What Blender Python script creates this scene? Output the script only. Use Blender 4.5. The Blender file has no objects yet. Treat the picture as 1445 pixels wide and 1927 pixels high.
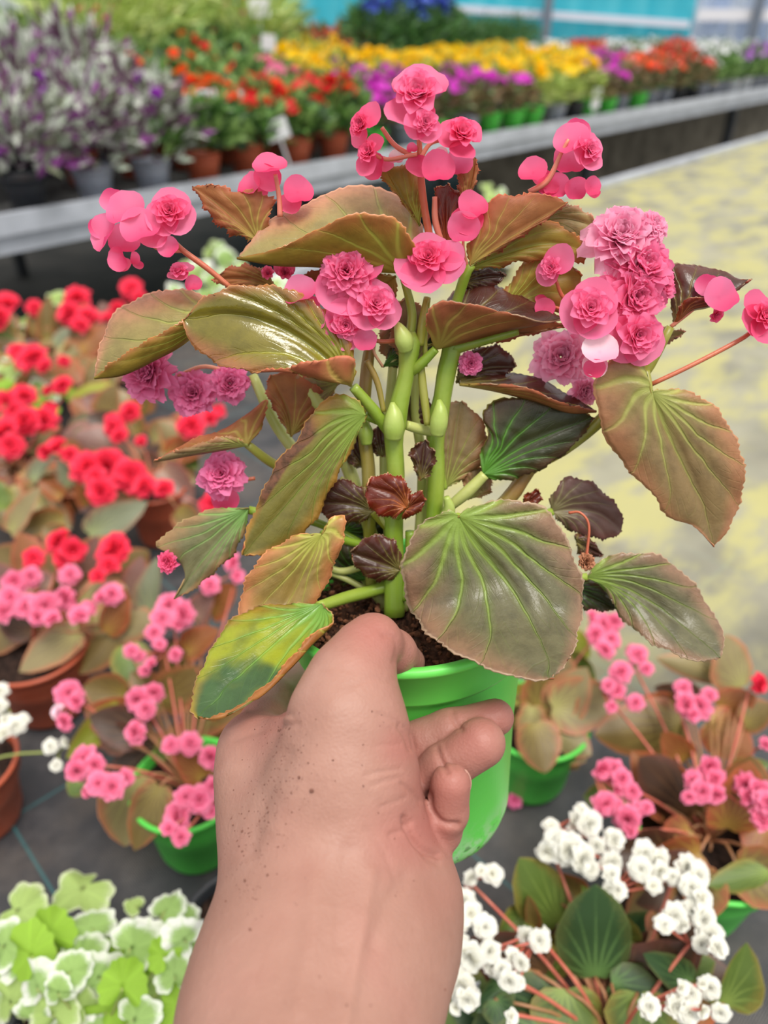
import bpy, math, random
import numpy as np
from mathutils import Vector, Matrix, Quaternion
# ---------------------------------------------------------------- camera
FPX, CX, CY = 1402.0, 722.5, 963.5
PITCH = math.radians(33.5)
CAMZ = 1.45
scn = bpy.context.scene
cd = bpy.data.cameras.new('camera'); cam = bpy.data.objects.new('camera', cd)
scn.collection.objects.link(cam); scn.camera = cam
cam.location = (0, 0, CAMZ); cam.rotation_euler = (math.pi/2 - PITCH, 0, 0)
cd.sensor_fit = 'VERTICAL'; cd.sensor_height = 36.0; cd.lens = FPX/1927*36
cd.clip_start = 0.02; cd.clip_end = 200
cd.dof.use_dof = True; cd.dof.focus_distance = 0.315; cd.dof.aperture_fstop = 6.0
# ---------------------------------------------------------------- world and sun: daylight through a white greenhouse roof
w = bpy.data.worlds.new('daylight'); scn.world = w; w.use_nodes = True
wn = w.node_tree; wn.nodes.clear()
wo = wn.nodes.new('ShaderNodeOutputWorld'); wb = wn.nodes.new('ShaderNodeBackground')
tc = wn.nodes.new('ShaderNodeTexCoord'); sx = wn.nodes.new('ShaderNodeSeparateXYZ'); rp = wn.nodes.new('ShaderNodeValToRGB')
wn.links.new(tc.outputs['Generated'], sx.inputs[0]); wn.links.new(sx.outputs['Z'], rp.inputs[0])
rp.color_ramp.elements[0].position = 0.0; rp.color_ramp.elements[0].color = (.62, .66, .68, 1)
rp.color_ramp.elements[1].position = 0.75; rp.color_ramp.elements[1].color = (1, .985, .95, 1)
wn.links.new(rp.outputs[0], wb.inputs[0]); wb.inputs[1].default_value = 1.15
wn.links.new(wb.outputs[0], wo.inputs[0])
sl = bpy.data.lights.new('sun', 'SUN'); sl.energy = 2.7; sl.angle = math.radians(25); sl.color = (1, .96, .88)
so = bpy.data.objects.new('sun', sl); scn.collection.objects.link(so)
so.rotation_euler = Vector((0.35, -0.55, 1.6)).to_track_quat('Z', 'Y').to_euler()
scn.view_settings.view_transform = 'Standard'; scn.view_settings.look = 'None'
scn.view_settings.gamma = 1; scn.view_settings.use_curve_mapping = False
scn.view_settings.exposure = 0.2
scn.cycles.max_bounces = 6; scn.cycles.diffuse_bounces = 3; scn.cycles.transparent_max_bounces = 8
# ---------------------------------------------------------------- projection helpers
CM = Matrix.Translation((0, 0, CAMZ)) @ Matrix.Rotation(math.pi/2 - PITCH, 4, 'X')
CR = np.array(CM.to_3x3()); CT = np.array((0, 0, CAMZ))
RIGHT = Vector(CR[:, 0]); UP = Vector(CR[:, 1]); TOCAM = Vector(CR[:, 2])
def camv(x, y, d): return np.array(((x-CX)/FPX*d, (CY-y)/FPX*d, -d))
def P(x, y, d): return Vector(CR @ camv(x, y, d) + CT)
def G(x, y, z):
    r = CR @ camv(x, y, 1.0); t = (z-CAMZ)/r[2]
    return Vector(r*t + CT)
def depth_at(x, y, z):
    r = CR @ camv(x, y, 1.0); return (z-CAMZ)/r[2]
def proj(p):
    q = CR.T @ (np.array(p)-CT); return (CX + FPX*q[0]/-q[2], CY - FPX*q[1]/-q[2], -q[2])
C = scn.collection
# ---------------------------------------------------------------- object helpers
def mesh(name, verts, faces, mat=None, uvs=None, smooth=True):
    me = bpy.data.meshes.new(name)
    me.from_pydata([tuple(v) for v in verts], [], faces)
    if uvs:
        li = np.zeros(len(me.loops), dtype=np.int32); me.loops.foreach_get('vertex_index', li)
        for un, arr in uvs.items():
            l = me.uv_layers.new(name=un)
            a = np.asarray(arr, dtype=np.float32)[li]
            l.data.foreach_set('uv', a.ravel())
    if smooth: me.polygons.foreach_set('use_smooth', [True]*len(me.polygons))
    for m in (mat if isinstance(mat, (list, tuple)) else [mat]):
        if m: me.materials.append(m)
    me.update()
    return me
def link(name, me, parent=None, loc=None, rot=None, scale=None):
    o = bpy.data.objects.new(name, me); C.objects.link(o)
    if parent is not None: o.parent = parent
    if loc is not None: o.location = loc
    if rot is not None: o.rotation_mode = 'QUATERNION'; o.rotation_quaternion = rot
    if scale is not None: o.scale = (scale,)*3 if isinstance(scale, (int, float)) else scale
    return o
def root(name, label, cat, loc, group=None):
    o = bpy.data.objects.new(name, None); C.objects.link(o); o.location = loc
    o['label'] = label; o['category'] = cat; o.empty_display_size = .02
    if group: o['group'] = group
    return o
def wpart(name, verts, faces, mat, parent, uvs=None, smooth=True):
    """part with world-space vertices under an unrotated root (or a child whose origin is its root's)"""
    off = Vector((0, 0, 0)); p = parent
    while p is not None: off += p.location; p = p.parent
    vs = np.asarray([tuple(v) for v in verts]) - np.array(off)
    return link(name, mesh(name, vs, faces, mat, uvs, smooth), parent)
def rootloc(o):
    off = Vector((0, 0, 0))
    while o is not None: off += o.location; o = o.parent
    return off
def box(c, s, ang=0.0, bev=0.0):
    v = []
    ca, sa = math.cos(ang), math.sin(ang)
    for z in (-.5, .5):
        for y in (-.5, .5):
            for x in (-.5, .5):
                X, Y = x*s[0], y*s[1]
                v.append((c[0]+X*ca-Y*sa, c[1]+X*sa+Y*ca, c[2]+z*s[2]))
    f = [(0,2,3,1),(4,5,7,6),(0,1,5,4),(2,6,7,3),(0,4,6,2),(1,3,7,5)]
    return v, f
def merge(parts):
    V, F = [], []
    for v, f in parts:
        n = len(V); V += list(v); F += [tuple(i+n for i in q) for q in f]
    return V, F
def catmull(pts, n):
    P_ = np.asarray(pts, dtype=float)
    if len(P_) == 2:
        t = np.linspace(0, 1, n)[:, None]; return P_[0]*(1-t)+P_[1]*t
    A = np.vstack([2*P_[0]-P_[1], P_, 2*P_[-1]-P_[-2]])
    out = []
    for i in range(1, len(A)-2):
        t = np.linspace(0, 1, 12, endpoint=False)[:, None]
        a, b, c, d = A[i-1], A[i], A[i+1], A[i+2]
        out.append(.5*((2*b)+(-a+c)*t+(2*a-5*b+4*c-d)*t**2+(-a+3*b-3*c+d)*t**3))
    out = np.vstack(out+[A[-2][None]])
    seg = np.r_[0, np.cumsum(np.linalg.norm(np.diff(out[:, :3], axis=0), axis=1))]
    s = np.linspace(0, seg[-1], n)
    return np.stack([np.interp(s, seg, out[:, k]) for k in range(out.shape[1])], 1)
def tube(pts, radii, n=8, seg=14):
    """pts: world points; radii per point"""
    A = np.array([list(p)+[r] for p, r in zip(pts, radii)]); A = catmull(A, seg)
    c, r = A[:, :3], A[:, 3]
    T = np.gradient(c, axis=0); T /= np.linalg.norm(T, axis=1)[:, None]+1e-12
    ref = np.array((.3, .2, .93)) if abs(T[0] @ np.array((.3, .2, .93))) < .9 else np.array((1., 0, 0))
    V, F = [], []
    N = np.cross(T[0], ref); N /= np.linalg.norm(N)
    for i in range(len(c)):
        N = N - T[i]*(N @ T[i]); N /= np.linalg.norm(N); B = np.cross(T[i], N)
        for k in range(n):
            a = 2*math.pi*k/n; V.append(c[i]+r[i]*(math.cos(a)*N+math.sin(a)*B))
    for i in range(len(c)-1):
        for k in range(n):
            k2 = (k+1) % n; F.append((i*n+k, i*n+k2, (i+1)*n+k2, (i+1)*n+k))
    V.append(c[0]); V.append(c[-1]); a, b = len(V)-2, len(V)-1
    for k in range(n):
        k2 = (k+1) % n; F.append((a, k2, k)); F.append((b, (len(c)-1)*n+k, (len(c)-1)*n+k2))
    return V, F
def lathe(profile, n=48):
    V, F = [], []
    for r, z in profile:
        for k in range(n):
            a = 2*math.pi*k/n; V.append((r*math.cos(a), r*math.sin(a), z))
    for i in range(len(profile)-1):
        for k in range(n):
            k2 = (k+1) % n; F.append((i*n+k, i*n+k2, (i+1)*n+k2, (i+1)*n+k))
    return V, F
# ---------------------------------------------------------------- materials
def lin(c):
    return tuple(((v/255)/12.92 if v/255 <= .04045 else ((v/255+.055)/1.055)**2.4) for v in c)+(1,)
class NB:
    def __init__(s, name):
        s.m = bpy.data.materials.new(name); s.m.use_nodes = True; s.t = s.m.node_tree
        s.b = s.t.nodes['Principled BSDF']; s.o = s.t.nodes['Material Output']
    def n(s, t, **k):
        x = s.t.nodes.new(t)
        for a, v in k.items(): setattr(x, a, v)
        return x
    def l(s, a, b): s.t.links.new(a, b)
    def val(s, inp, v):
        if hasattr(v, 'is_linked') or hasattr(v, 'links'): s.l(v, inp)
        else: inp.default_value = v
    def math(s, op, a, b=0.0, c=0.0):
        x = s.n('ShaderNodeMath', operation=op); s.val(x.inputs[0], a); s.val(x.inputs[1], b)
        if len(x.inputs) > 2: s.val(x.inputs[2], c)
        return x.outputs[0]
    def ss(s, x, lo, hi, a=0.0, b=1.0):
        m = s.n('ShaderNodeMapRange', interpolation_type='SMOOTHSTEP'); s.val(m.inputs[0], x)
        m.inputs[1].default_value = lo; m.inputs[2].default_value = hi; m.inputs[3].default_value = a; m.inputs[4].default_value = b
        return m.outputs[0]
    def mix(s, f, a, b):
        m = s.n('ShaderNodeMix', data_type='RGBA'); s.val(m.inputs[0], f); s.val(m.inputs[6], a); s.val(m.inputs[7], b)
        return m.outputs[2]
    def noise(s, scale, detail=3, rough=.5, vec=None):
        x = s.n('ShaderNodeTexNoise'); x.inputs['Scale'].default_value = scale; x.inputs['Detail'].default_value = detail
        x.inputs['Roughness'].default_value = rough
        if vec is None: vec = s.n('ShaderNodeTexCoord').outputs['Object']
        s.l(vec, x.inputs['Vector']); return x.outputs['Fac']
    def uv(s, name):
        u = s.n('ShaderNodeUVMap', uv_map=name); q = s.n('ShaderNodeSeparateXYZ'); s.l(u.outputs[0], q.inputs[0])
        return q.outputs[0], q.outputs[1]
    def bump(s, h, strength, dist=.001):
        b = s.n('ShaderNodeBump'); b.inputs['Strength'].default_value = strength; b.inputs['Distance'].default_value = dist
        s.l(h, b.inputs['Height']); s.l(b.outputs[0], s.b.inputs['Normal'])
    def thin(s, col, fac):
        """thin living tissue: part of the light passes through"""
        tr = s.n('ShaderNodeBsdfTranslucent'); s.val(tr.inputs[0], col)
        mx = s.n('ShaderNodeMixShader'); mx.inputs[0].default_value = fac
        s.l(s.b.outputs[0], mx.inputs[1]); s.l(tr.outputs[0], mx.inputs[2]); s.l(mx.outputs[0], s.o.inputs[0])
def simple(name, col, rough=.5, spec=.5, nscale=0, namp=.15, bump=0, bscale=200, metal=0):
    b = NB(name); b.b.inputs['Roughness'].default_value = rough; b.b.inputs['Specular IOR Level'].default_value = spec
    b.b.inputs['Metallic'].default_value = metal
    c = lin(col)
    if nscale:
        f = b.noise(nscale, 4); d = tuple(x*(1-namp*2) for x in c[:3])+(1,); e = tuple(min(1, x*(1+namp)) for x in c[:3])+(1,)
        b.l(b.mix(b.ss(f, .3, .7), d, e), b.b.inputs['Base Color'])
    else: b.b.inputs['Base Color'].default_value = c
    if bump: b.bump(b.noise(bscale, 4), bump)
    return b.m
def leaf_mat(name, mid, edge, vein, rim=None, rough=.38, mott=.16, veinf=.62, bumps=.6, patch=None, thin=.18, gloss=.5, rednear=.45, band=None):
    b = NB(name)
    cx, cy = b.uv('canon'); u, v = b.uv('edge')
    th = b.math('ARCTAN2', cy, cx); r = b.math('SQRT', b.math('ADD', b.math('MULTIPLY', cx, cx), b.math('MULTIPLY', cy, cy)))
    S = .44
    nz = b.noise(60, 2)
    a = b.math('ADD', b.math('DIVIDE', th, S), b.math('MULTIPLY', b.math('SUBTRACT', nz, .5), .25))
    la = b.math('ABSOLUTE', b.math('SUBTRACT', a, b.math('ROUND', a)))
    d = b.math('MULTIPLY', b.math('MULTIPLY', la, S), r)
    wdt = b.math('MULTIPLY', b.math('SUBTRACT', 1.15, r), .016)
    vm = b.math('SUBTRACT', 1.0, b.ss(b.math('DIVIDE', d, b.math('MAXIMUM', wdt, .002)), .2, 1.5))
    halo = b.math('SUBTRACT', 1.0, b.ss(b.math('DIVIDE', d, b.math('MAXIMUM', b.math('MULTIPLY', wdt, 4.0), .006)), 0, 1.4))
    # feather veins off the main ones
    fe = b.math('ADD', b.math('ADD', b.math('MULTIPLY', r, 6.5), b.math('MULTIPLY', nz, 1.2)), b.math('MULTIPLY', la, -4.5))
    fl = b.math('ABSOLUTE', b.math('SUBTRACT', fe, b.math('ROUND', fe)))
    fm = b.math('MULTIPLY', b.math('SUBTRACT', 1.0, b.ss(fl, .0, .14)), b.ss(b.noise(70, 2), .4, .6))
    e = v
    n1 = b.noise(26, 4, .6); n2 = b.noise(420, 3, .6)
    em = b.ss(b.math('ADD', e, b.math('MULTIPLY', b.math('SUBTRACT', n1, .5), .7)), rednear, 1.0)
    base = b.mix(em, lin(mid), lin(edge))
    if patch is not None:
        pm = b.ss(b.noise(22, 3, .55), .52, .66); base = b.mix(pm, base, lin(patch))
    dk = b.n('ShaderNodeHueSaturation'); dk.inputs['Value'].default_value = 1-mott*1.6; b.l(base, dk.inputs['Color'])
    base = b.mix(b.ss(b.noise(120, 4, .65), .35, .75), base, dk.outputs[0])
    fade = b.ss(r, .05, .95, 1.0, .25)
    base = b.mix(b.math('MULTIPLY', b.math('MULTIPLY', halo, fade), .55*veinf), base, lin(vein))
    base = b.mix(b.math('MULTIPLY', b.math('MULTIPLY', vm, fade), veinf), base, lin(tuple(min(255, c*1.12+8) for c in vein)))
    base = b.mix(b.math('MULTIPLY', fm, .10*veinf), base, lin(vein))
    base = b.mix(b.ss(r, .22, .0, 0, .7), base, lin(vein))
    if band is not None:
        bm = b.math('MULTIPLY', b.math('MULTIPLY', b.ss(b.math('ADD', v, b.math('MULTIPLY', b.math('SUBTRACT', n1, .5), .8)), .52, .64), b.ss(cy, .02, -.06)), b.math('MULTIPLY', b.ss(u, .26, .34), b.ss(u, .80, .70)))
        base = b.mix(b.math('MULTIPLY', bm, .9), base, b.mix(b.ss(b.noise(330, 3), .35, .7), lin(band), lin(tuple(c*.62 for c in band))))
    if rim is None: rim = tuple(min(255, c*1.15+22) for c in edge)
    base = b.mix(b.ss(e, .965, .99, 0, .8), base, lin(rim))
    b.l(base, b.b.inputs['Base Color'])
    b.b.inputs['Roughness'].default_value = rough; b.b.inputs['Specular IOR Level'].default_value = gloss
    h = b.math('ADD', b.math('MULTIPLY', n2, .45), b.math('ADD', b.math('MULTIPLY', vm, -.9), b.math('MULTIPLY', fm, -.18)))
    h = b.math('ADD', h, b.math('MULTIPLY', b.noise(900, 2), .15))
    b.bump(h, bumps, .0006)
    b.thin(base, thin)
    return b.m
def petal_mat(name, deep, light, thin=.25, noise=.1, rough=.5):
    b = NB(name); u, v = b.uv('edge')
    base = b.mix(b.ss(v, .1, .95), lin(deep), lin(light))
    f = b.math('MULTIPLY', b.ss(b.noise(300, 3), .35, .7), noise*3)
    base = b.mix(f, base, lin(tuple(min(255, c*1.05+14) for c in light)))
    b.l(base, b.b.inputs['Base Color']); b.b.inputs['Roughness'].default_value = rough
    b.b.inputs['Specular IOR Level'].default_value = .3
    b.bump(b.noise(500, 3), .25, .0005)
    b.thin(base, thin); return b.m
# ---------------------------------------------------------------- leaf builder
LA0 = math.radians(150)
def canon_margin(u):
    ph = LA0*(1-u)**1.15
    r = min(1, (LA0-ph)/math.radians(60))*(.58+.42*math.cos(ph*.75)**2)
    return r*math.cos(ph), r*math.sin(ph)
CA = []
def leaf_grid(cM, cL, cR, cLm=None, cRm=None, nu=40, nv=8, bulge=0.0, crease=0.0, teeth=0.0, seed=0, wave=0.0):
    """rows between midrib and both margins; curves are world-space arrays of nu+1 points"""
    rng = random.Random(seed)
    tc_ = np.array(TOCAM)
    V, UC, UE = [], [], []
    cols = 2*nv+1
    ph0 = rng.random()*6
    for i in range(nu+1):
        u = i/nu; mx, my = canon_margin(u)
        tooth = 0.0
        if teeth and 1 < i < nu: tooth = teeth*(((i*5+seed) % 7 % 3)-1)*.42*(.4+1.0*rng.random())+teeth*.5*math.sin(i*.55+seed)
        for j in range(-nv, nv+1):
            t = abs(j)/nv
            E = cR[i] if j > 0 else cL[i]; Em = (cRm if j > 0 else cLm)
            Mv = cM[i]
            if Em is None: p = Mv+(E-Mv)*t
            else:
                Q = Em[i]
                p = Mv*(2*(t-.5)*(t-1))+Q*(4*t*(1-t))+E*(2*t*(t-.5))
            if t == 1 and tooth:
                dn = np.linalg.norm(E-Mv)
                if dn > 1e-5: p = p+(E-Mv)/dn*tooth
            cx, cy = u+(mx-u)*t, my*t*(1 if j > 0 else -1)
            b = bulge*4*t*(1-t)*math.sin(math.pi*min(1, u*1.1+.05))
            if crease:
                th = math.atan2(cy, cx+1e-9)/.44; q = abs(th-round(th)); rr = math.hypot(cx, cy)
                b -= crease*math.exp(-(q/.16)**2)*min(1, rr*4)*(1-.55*rr)
            if wave and t > .5: b += wave*(t-.5)*2*math.sin(u*21+ph0+(2 if j > 0 else 0))
            V.append(p+tc_*b); UC.append((cx, cy)); UE.append((u, t))
    F = []
    for i in range(nu):
        for j in range(cols-1):
            a = i*cols+j; F.append((a, a+1, a+cols+1, a+cols))
    return np.array(V), F, UC, UE
def orient(V, F, top=True, half=None):
    """the L half faces the camera with its upper side if top, else with its underside"""
    n = np.zeros(3); Va = V
    ctr = Va.mean(0); s = 0
    for q in (half or F)[::3]:
        a, b_, c_ = Va[q[0]], Va[q[1]], Va[q[2]]
        nn = np.cross(b_-a, c_-a); s += nn @ (CT-a)
    if (s > 0) != top: F = [tuple(reversed(q)) for q in F]
    return F
def D0(y):
    return .365-.065*(1142-y)/952 if y < 1142 else .365-.03*(y-1142)/150
def W3(pts, off):
    out = []
    for p in pts:
        d = D0(p[1])+off+(p[2]*.01 if len(p) > 2 else 0)
        out.append(np.array(P(p[0], p[1], d)))
    return np.array(out)
def hero_leaf(parent, J, M, L, R, T, mats, off=0.0, Lm=None, Rm=None, nu=54, nv=9, bulge=.002, crease=.0011, teeth=.0011, top=True, seed=0, wave=.0008, label=None, flip_half=False):
    off *= .01
    cM = catmull(W3([J]+M+[T], off), nu+1); cL = catmull(W3([J]+L+[T], off), nu+1); cR = catmull(W3([J]+R+[T], off), nu+1)
    cLm = catmull(W3([J]+Lm+[T], off), nu+1) if Lm else None
    cRm = catmull(W3([J]+Rm+[T], off), nu+1) if Rm else None
    V, F, UC, UE = leaf_grid(cM, cL, cR, cLm, cRm, nu, nv, bulge, crease, teeth, seed, wave)
    nh = 2*nv
    half = [F[i*nh+j] for i in range(nu) for j in range(nv)]
    F = orient(V, F, top, half)
    o = wpart('leaf', V, F, list(mats), parent, {'canon': UC, 'edge': UE})
    s = o.modifiers.new('thickness', 'SOLIDIFY'); s.thickness = .0006; s.offset = -1; s.material_offset = 1; s.material_offset_rim = 0
    if label: o['label'] = label
    return o
# ---------------------------------------------------------------- petals and flowers
def petal(az, l, w, a0, a1, cup, ruf, rng, ns=4, nt=4, r0=.03, notch=0.0, z0=0.0):
    """one petal rising from the flower's axis (+Z): a0 inner lean, a1 outer lean from the axis"""
    V, UE, F = [], [], []
    ca, sa = math.cos(az), math.sin(az)
    R_, Z_ = r0, z0; ph = rng.random()*6
    for i in range(ns+1):
        s = i/ns
        prof = (.30+.70*min(1, s/.55)**.8) if s < .62 else math.sqrt(max(0, 1-((s-.62)/.46)**2))
        for j in range(nt+1):
            t = 2*j/nt-1
            a = a0+(a1-a0)*s
            rr = R_; zz = Z_
            lat = t*w*.5*prof
            end = -l*.16*(abs(t)**2)*s**3+(l*notch*(1-abs(t))*-1 if i == ns else 0)
            rr += end*math.sin(a); zz += end*math.cos(a)
            zz += cup*w*t*t*prof*math.sin(a); rr -= cup*w*t*t*prof*math.cos(a)
            zz += ruf*math.sin(t*5+ph+s*2)*s*s
            rr += ruf*.6*math.sin(t*7+ph*2)*s*s
            V.append((rr*ca-lat*sa, rr*sa+lat*ca, zz)); UE.append((j/nt, s))
        a = a0+(a1-a0)*(s+.5/ns)
        R_ += l/ns*math.sin(a); Z_ += l/ns*math.cos(a)
    for i in range(ns):
        for j in range(nt):
            a = i*(nt+1)+j; F.append((a, a+1, a+nt+2, a+nt+1))
    return V, F, UE
def join_p(lst):
    V, F, U = [], [], []
    for v, f, u in lst:
        n = len(V); V += v; F += [tuple(i+n for i in q) for q in f]; U += u
    return V, F, U
D = math.radians
def rose_core(seed, low=False):
    rng = random.Random(seed); ps = []
    ns, nt = (3, 2) if low else (5, 6)
    rings = [(3, .40, .26, 0, 22, .10), (4, .52, .42, 6, 38, .18), (5, .66, .56, 14, 56, .26), (6, .80, .66, 30, 76, .30), (7, .96, .72, 52, 92, .32)]
    if low: rings = rings[1::2]+[(5, .8, .7, 60, 95, .1)]
    for n, l, w_, a0, a1, z in rings:
        p0 = rng.random()*6
        for k in range(n):
            ps.append(petal(p0+2*math.pi*k/n+rng.uniform(-.15, .15), l*rng.uniform(.9, 1.08), w_*1.15, D(a0), D(a1+rng.uniform(-8, 8)), .30, .018, rng, ns, nt, z0=.02))
    return join_p(ps)
def pompom(seed, low=False):
    rng = random.Random(seed); ps = []
    ns, nt = (3, 2) if low else (5, 5)
    rings = [(4, .45, 0, 20), (7, .55, 10, 35), (9, .66, 25, 55), (11, .80, 45, 75), (12, .92, 65, 95), (11, .98, 85, 118)]
    for n, l, a0, a1 in rings:
        p0 = rng.random()*6
        for k in range(n):
            ps.append(petal(p0+2*math.pi*k/n+rng.uniform(-.2, .2), l*rng.uniform(.85, 1.1), (.56 if not low else .72)*rng.uniform(.8, 1.2), D(a0), D(a1+rng.uniform(-14, 14)), .30*rng.uniform(.2, 1.2), .055, rng, ns, nt, notch=rng.uniform(0, .10), z0=0))
    return join_p(ps)
def disc_petal(seed, n=6, m=20, cup=.35, kid=.22):
    """round kidney-shaped outer petal, attached at its lower edge, radius about 1, cupped towards +Z"""
    rng = random.Random(seed); V, F, U = [(0, 0, 0)], [], [(.5, 0.35)]
    for i in range(1, n+1):
        r = i/n
        for k in range(m):
            a = 2*math.pi*k/m
            rad = r*(1-kid*math.exp(-((((a-1.5*math.pi)+math.pi) % (2*math.pi)-math.pi)/.5)**2)*r)*(1+.03*math.sin(3*a+seed))
            x, y = rad*math.cos(a), rad*math.sin(a)
            z = cup*r*r+.05*math.sin(4*a+seed)*r*r-.12*math.cos(a*2)*r*r+.03*math.sin(9*a+seed*2)*r**3
            V.append((x*1.04, y, z)); U.append((.5, min(1, max(0, .45+.5*y+.1*r))))
    for k in range(m): F.append((0, 1+k, 1+(k+1) % m))
    for i in range(n-1):
        for k in range(m):
            a = 1+i*m+k; b_ = 1+i*m+(k+1) % m; F.append((a, a+m, b_+m, b_))
    return V, F, U
def bud_mesh():
    V, F, U = [], [], []
    n, m = 8, 12
    for i in range(n+1):
        t = i/n; r = math.sin(math.pi*t)**.8*.62*(1-.2*t)
        for k in range(m):
            a = 2*math.pi*k/m; V.append((r*math.cos(a), r*math.sin(a)*.7, (t-.5)*1.9)); U.append((.5, t*.8+.15))
    for i in range(n):
        for k in range(m):
            k2 = (k+1) % m; F.append((i*m+k, i*m+k2, (i+1)*m+k2, (i+1)*m+k))
    return V, F, U
def fmesh(name, d, mat):
    V, F, U = d; return mesh(name, V, F, mat, {'edge': U})
def facing(fx, fy, spin=0.0):
    n = (RIGHT*fx+UP*fy+TOCAM).normalized()
    return n.to_track_quat('Z', 'Y') @ Quaternion((0, 0, 1), spin)
# ================================================================ THE SETTING
BZ = 0.73            # top of the near bench
AZ = math.radians(41.5)   # direction the benches run, right of straight ahead
dirv = Vector((math.sin(AZ), math.cos(AZ), 0)); nrm = Vector((-math.cos(AZ), math.sin(AZ), 0))
HANG = math.pi/2-AZ      # box rotation so that its x axis runs along the benches
# woven ground cover
def fabric_mat():
    b = NB('woven_ground_cover'); tcn = b.n('ShaderNodeTexCoord').outputs['Object']
    mp = b.n('ShaderNodeMapping'); b.l(tcn, mp.inputs[0]); mp.inputs['Rotation'].default_value = (0, 0, -HANG+.08)
    sp = b.n('ShaderNodeSeparateXYZ'); b.l(mp.outputs[0], sp.inputs[0])
    def line(x, step, off, wd):
        q = b.math('ADD', b.math('DIVIDE', x, step), off)
        d = b.math('MULTIPLY', b.math('ABSOLUTE', b.math('SUBTRACT', q, b.math('ROUND', q))), step)
        return b.math('SUBTRACT', 1.0, b.ss(d, wd*.6, wd))
    g = b.math('MAXIMUM', line(sp.outputs[0], .33, .12, .0018), line(sp.outputs[1], .33, .40, .0018))
    dirt = b.ss(b.noise(7, 6, .62), .42, .72); d2 = b.ss(b.noise(22, 4, .6), .4, .75)
    base = b.mix(d2, lin((44, 45, 50)), lin((70, 68, 70)))
    base = b.mix(b.math('MULTIPLY', dirt, .55), base, lin((98, 88, 80)))
    base = b.mix(b.math('MULTIPLY', g, .5), base, lin((44, 112, 116)))
    # moss, and a painted sky sheen, towards the far side of the bench
    st = b.n('ShaderNodeMapping'); b.l(mp.outputs[0], st.inputs[0]); st.inputs['Scale'].default_value = (3.2, 6.5, 1)
    ms = b.noise(1.7, 5, .6, st.outputs[0])
    wp = b.n('ShaderNodeSeparateXYZ'); b.l(tcn, wp.inputs[0])
    reg = b.math('MULTIPLY', b.ss(wp.outputs[1], -.02, .35), b.ss(b.math('ADD', wp.outputs[0], b.math('MULTIPLY', b.noise(3, 3), .2)), -.1, .25))
    pale_sheen = b.math('MULTIPLY', reg, b.ss(b.noise(5, 4), .3, .62, .55, 1.0))
    base = b.mix(b.math('MULTIPLY', pale_sheen, .85), base, lin((158, 154, 132)))  # grazing reflection of the sky put into the colour as a paler tint
    base = b.mix(b.math('MULTIPLY', b.math('MULTIPLY', b.ss(ms, .40, .58), reg), .85), base, lin((172, 166, 106)))
    b.l(base, b.b.inputs['Base Color'])
    wv = b.math('ADD', b.math('SINE', b.math('MULTIPLY', sp.outputs[0], 3000)), b.math('SINE', b.math('MULTIPLY', sp.outputs[1], 3000)))
    b.bump(b.math('ADD', b.math('MULTIPLY', wv, .2), b.noise(40, 4)), .4, .002)
    rr = b.ss(b.noise(6, 3), .4, .7, .38, .75); b.l(rr, b.b.inputs['Roughness'])
    return b.m
MFAB = fabric_mat()
MMETAL = simple('galvanised_bench_metal', (176, 180, 190), .5, .5, 9, .08, .1, 60, metal=.1)
MDARKMETAL = simple('dark_painted_steel', (52, 54, 58), .5)
MFLOOR = simple('dark_floor_fabric', (58, 54, 50), .8, .3, 3, .3, .3, 60)
MSOIL = simple('potting_soil', (72, 47, 34), .95, .2, 260, .35, .9, 500)
V, F = box((0, 6, -.02), (40, 40, .04)); fl = link('floor', mesh('floor', V, F, MFLOOR, smooth=False)); fl['kind'] = 'structure'
# near bench: one broad table under woven fabric
e0 = G(1100, 362, BZ)                                   # a point of its far edge
def along(p, s, q, z): v = p+dirv*s+nrm*q; return Vector((v.x, v.y, z))
nb = root('growing_bench', 'broad low growing bench covered in mossy woven black ground cloth, nearest the camera', 'bench', (0, .6, 0))
gv = []
nx, ny = 60, 30
rng = random.Random(3)
Vt, Ft = [], []
for j in range(ny+1):
    for i in range(nx+1):
        p = along(e0, -4.6+9.2*i/nx, -3.3*j/ny-.005, 0)
        Vt.append((p.x, p.y, BZ+.0015*math.sin(i*1.3)*math.cos(j*1.7)+rng.uniform(-.0008, .0008)))
for j in range(ny):
    for i in range(nx):
        a = j*(nx+1)+i; Ft.append((a, a+nx+1, a+nx+2, a+1))
fb = wpart('fabric_cover', Vt, Ft, MFAB, nb)
m_ = along(e0, 0, -1.65, BZ-.03); V, F = box(m_, (9.2, 3.3, .05), HANG); wpart('bench_top', V, F, MDARKMETAL, nb, smooth=False)
m_ = along(e0, 0, .012, BZ-.012)
V, F = merge([box(m_, (9.2, .05, .055), HANG), box(along(e0, 0, .0, BZ+.014), (9.2, .05, .026), HANG)])
wpart('edge_rail', V, F, MMETAL, nb, smooth=False)
for s in (-3.9, -1.5, .9, 3.3):
    for q in (-.08, -3.1):
        V, F = box(along(e0, s, q, (BZ-.05)/2), (.04, .04, BZ-.05), HANG); wpart('leg', V, F, MDARKMETAL, nb, smooth=False)
# far bench
FZ = 1.0
f0 = G(700, 288, FZ); FD = 3.4
fbn = root('display_bench', 'long grey metal bench with deep rim, crowded with flowering pots', 'bench', (f0.x, f0.y, 0))
V, F = merge([box(along(f0, 1.5, .012, FZ-.028), (14, .024, .056), HANG), box(along(f0, 1.5, .03, FZ-.082), (14, .03, .052), HANG)])
wpart('front_rim', V, F, MMETAL, fbn, smooth=False)
V, F = box(along(f0, 1.5, .03+FD/2, FZ-.05), (14, FD, .03), HANG); wpart('bench_top', V, F, simple('bench_mat', (92, 92, 92), .8, .3, 20, .2), fbn, smooth=False)
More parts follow.
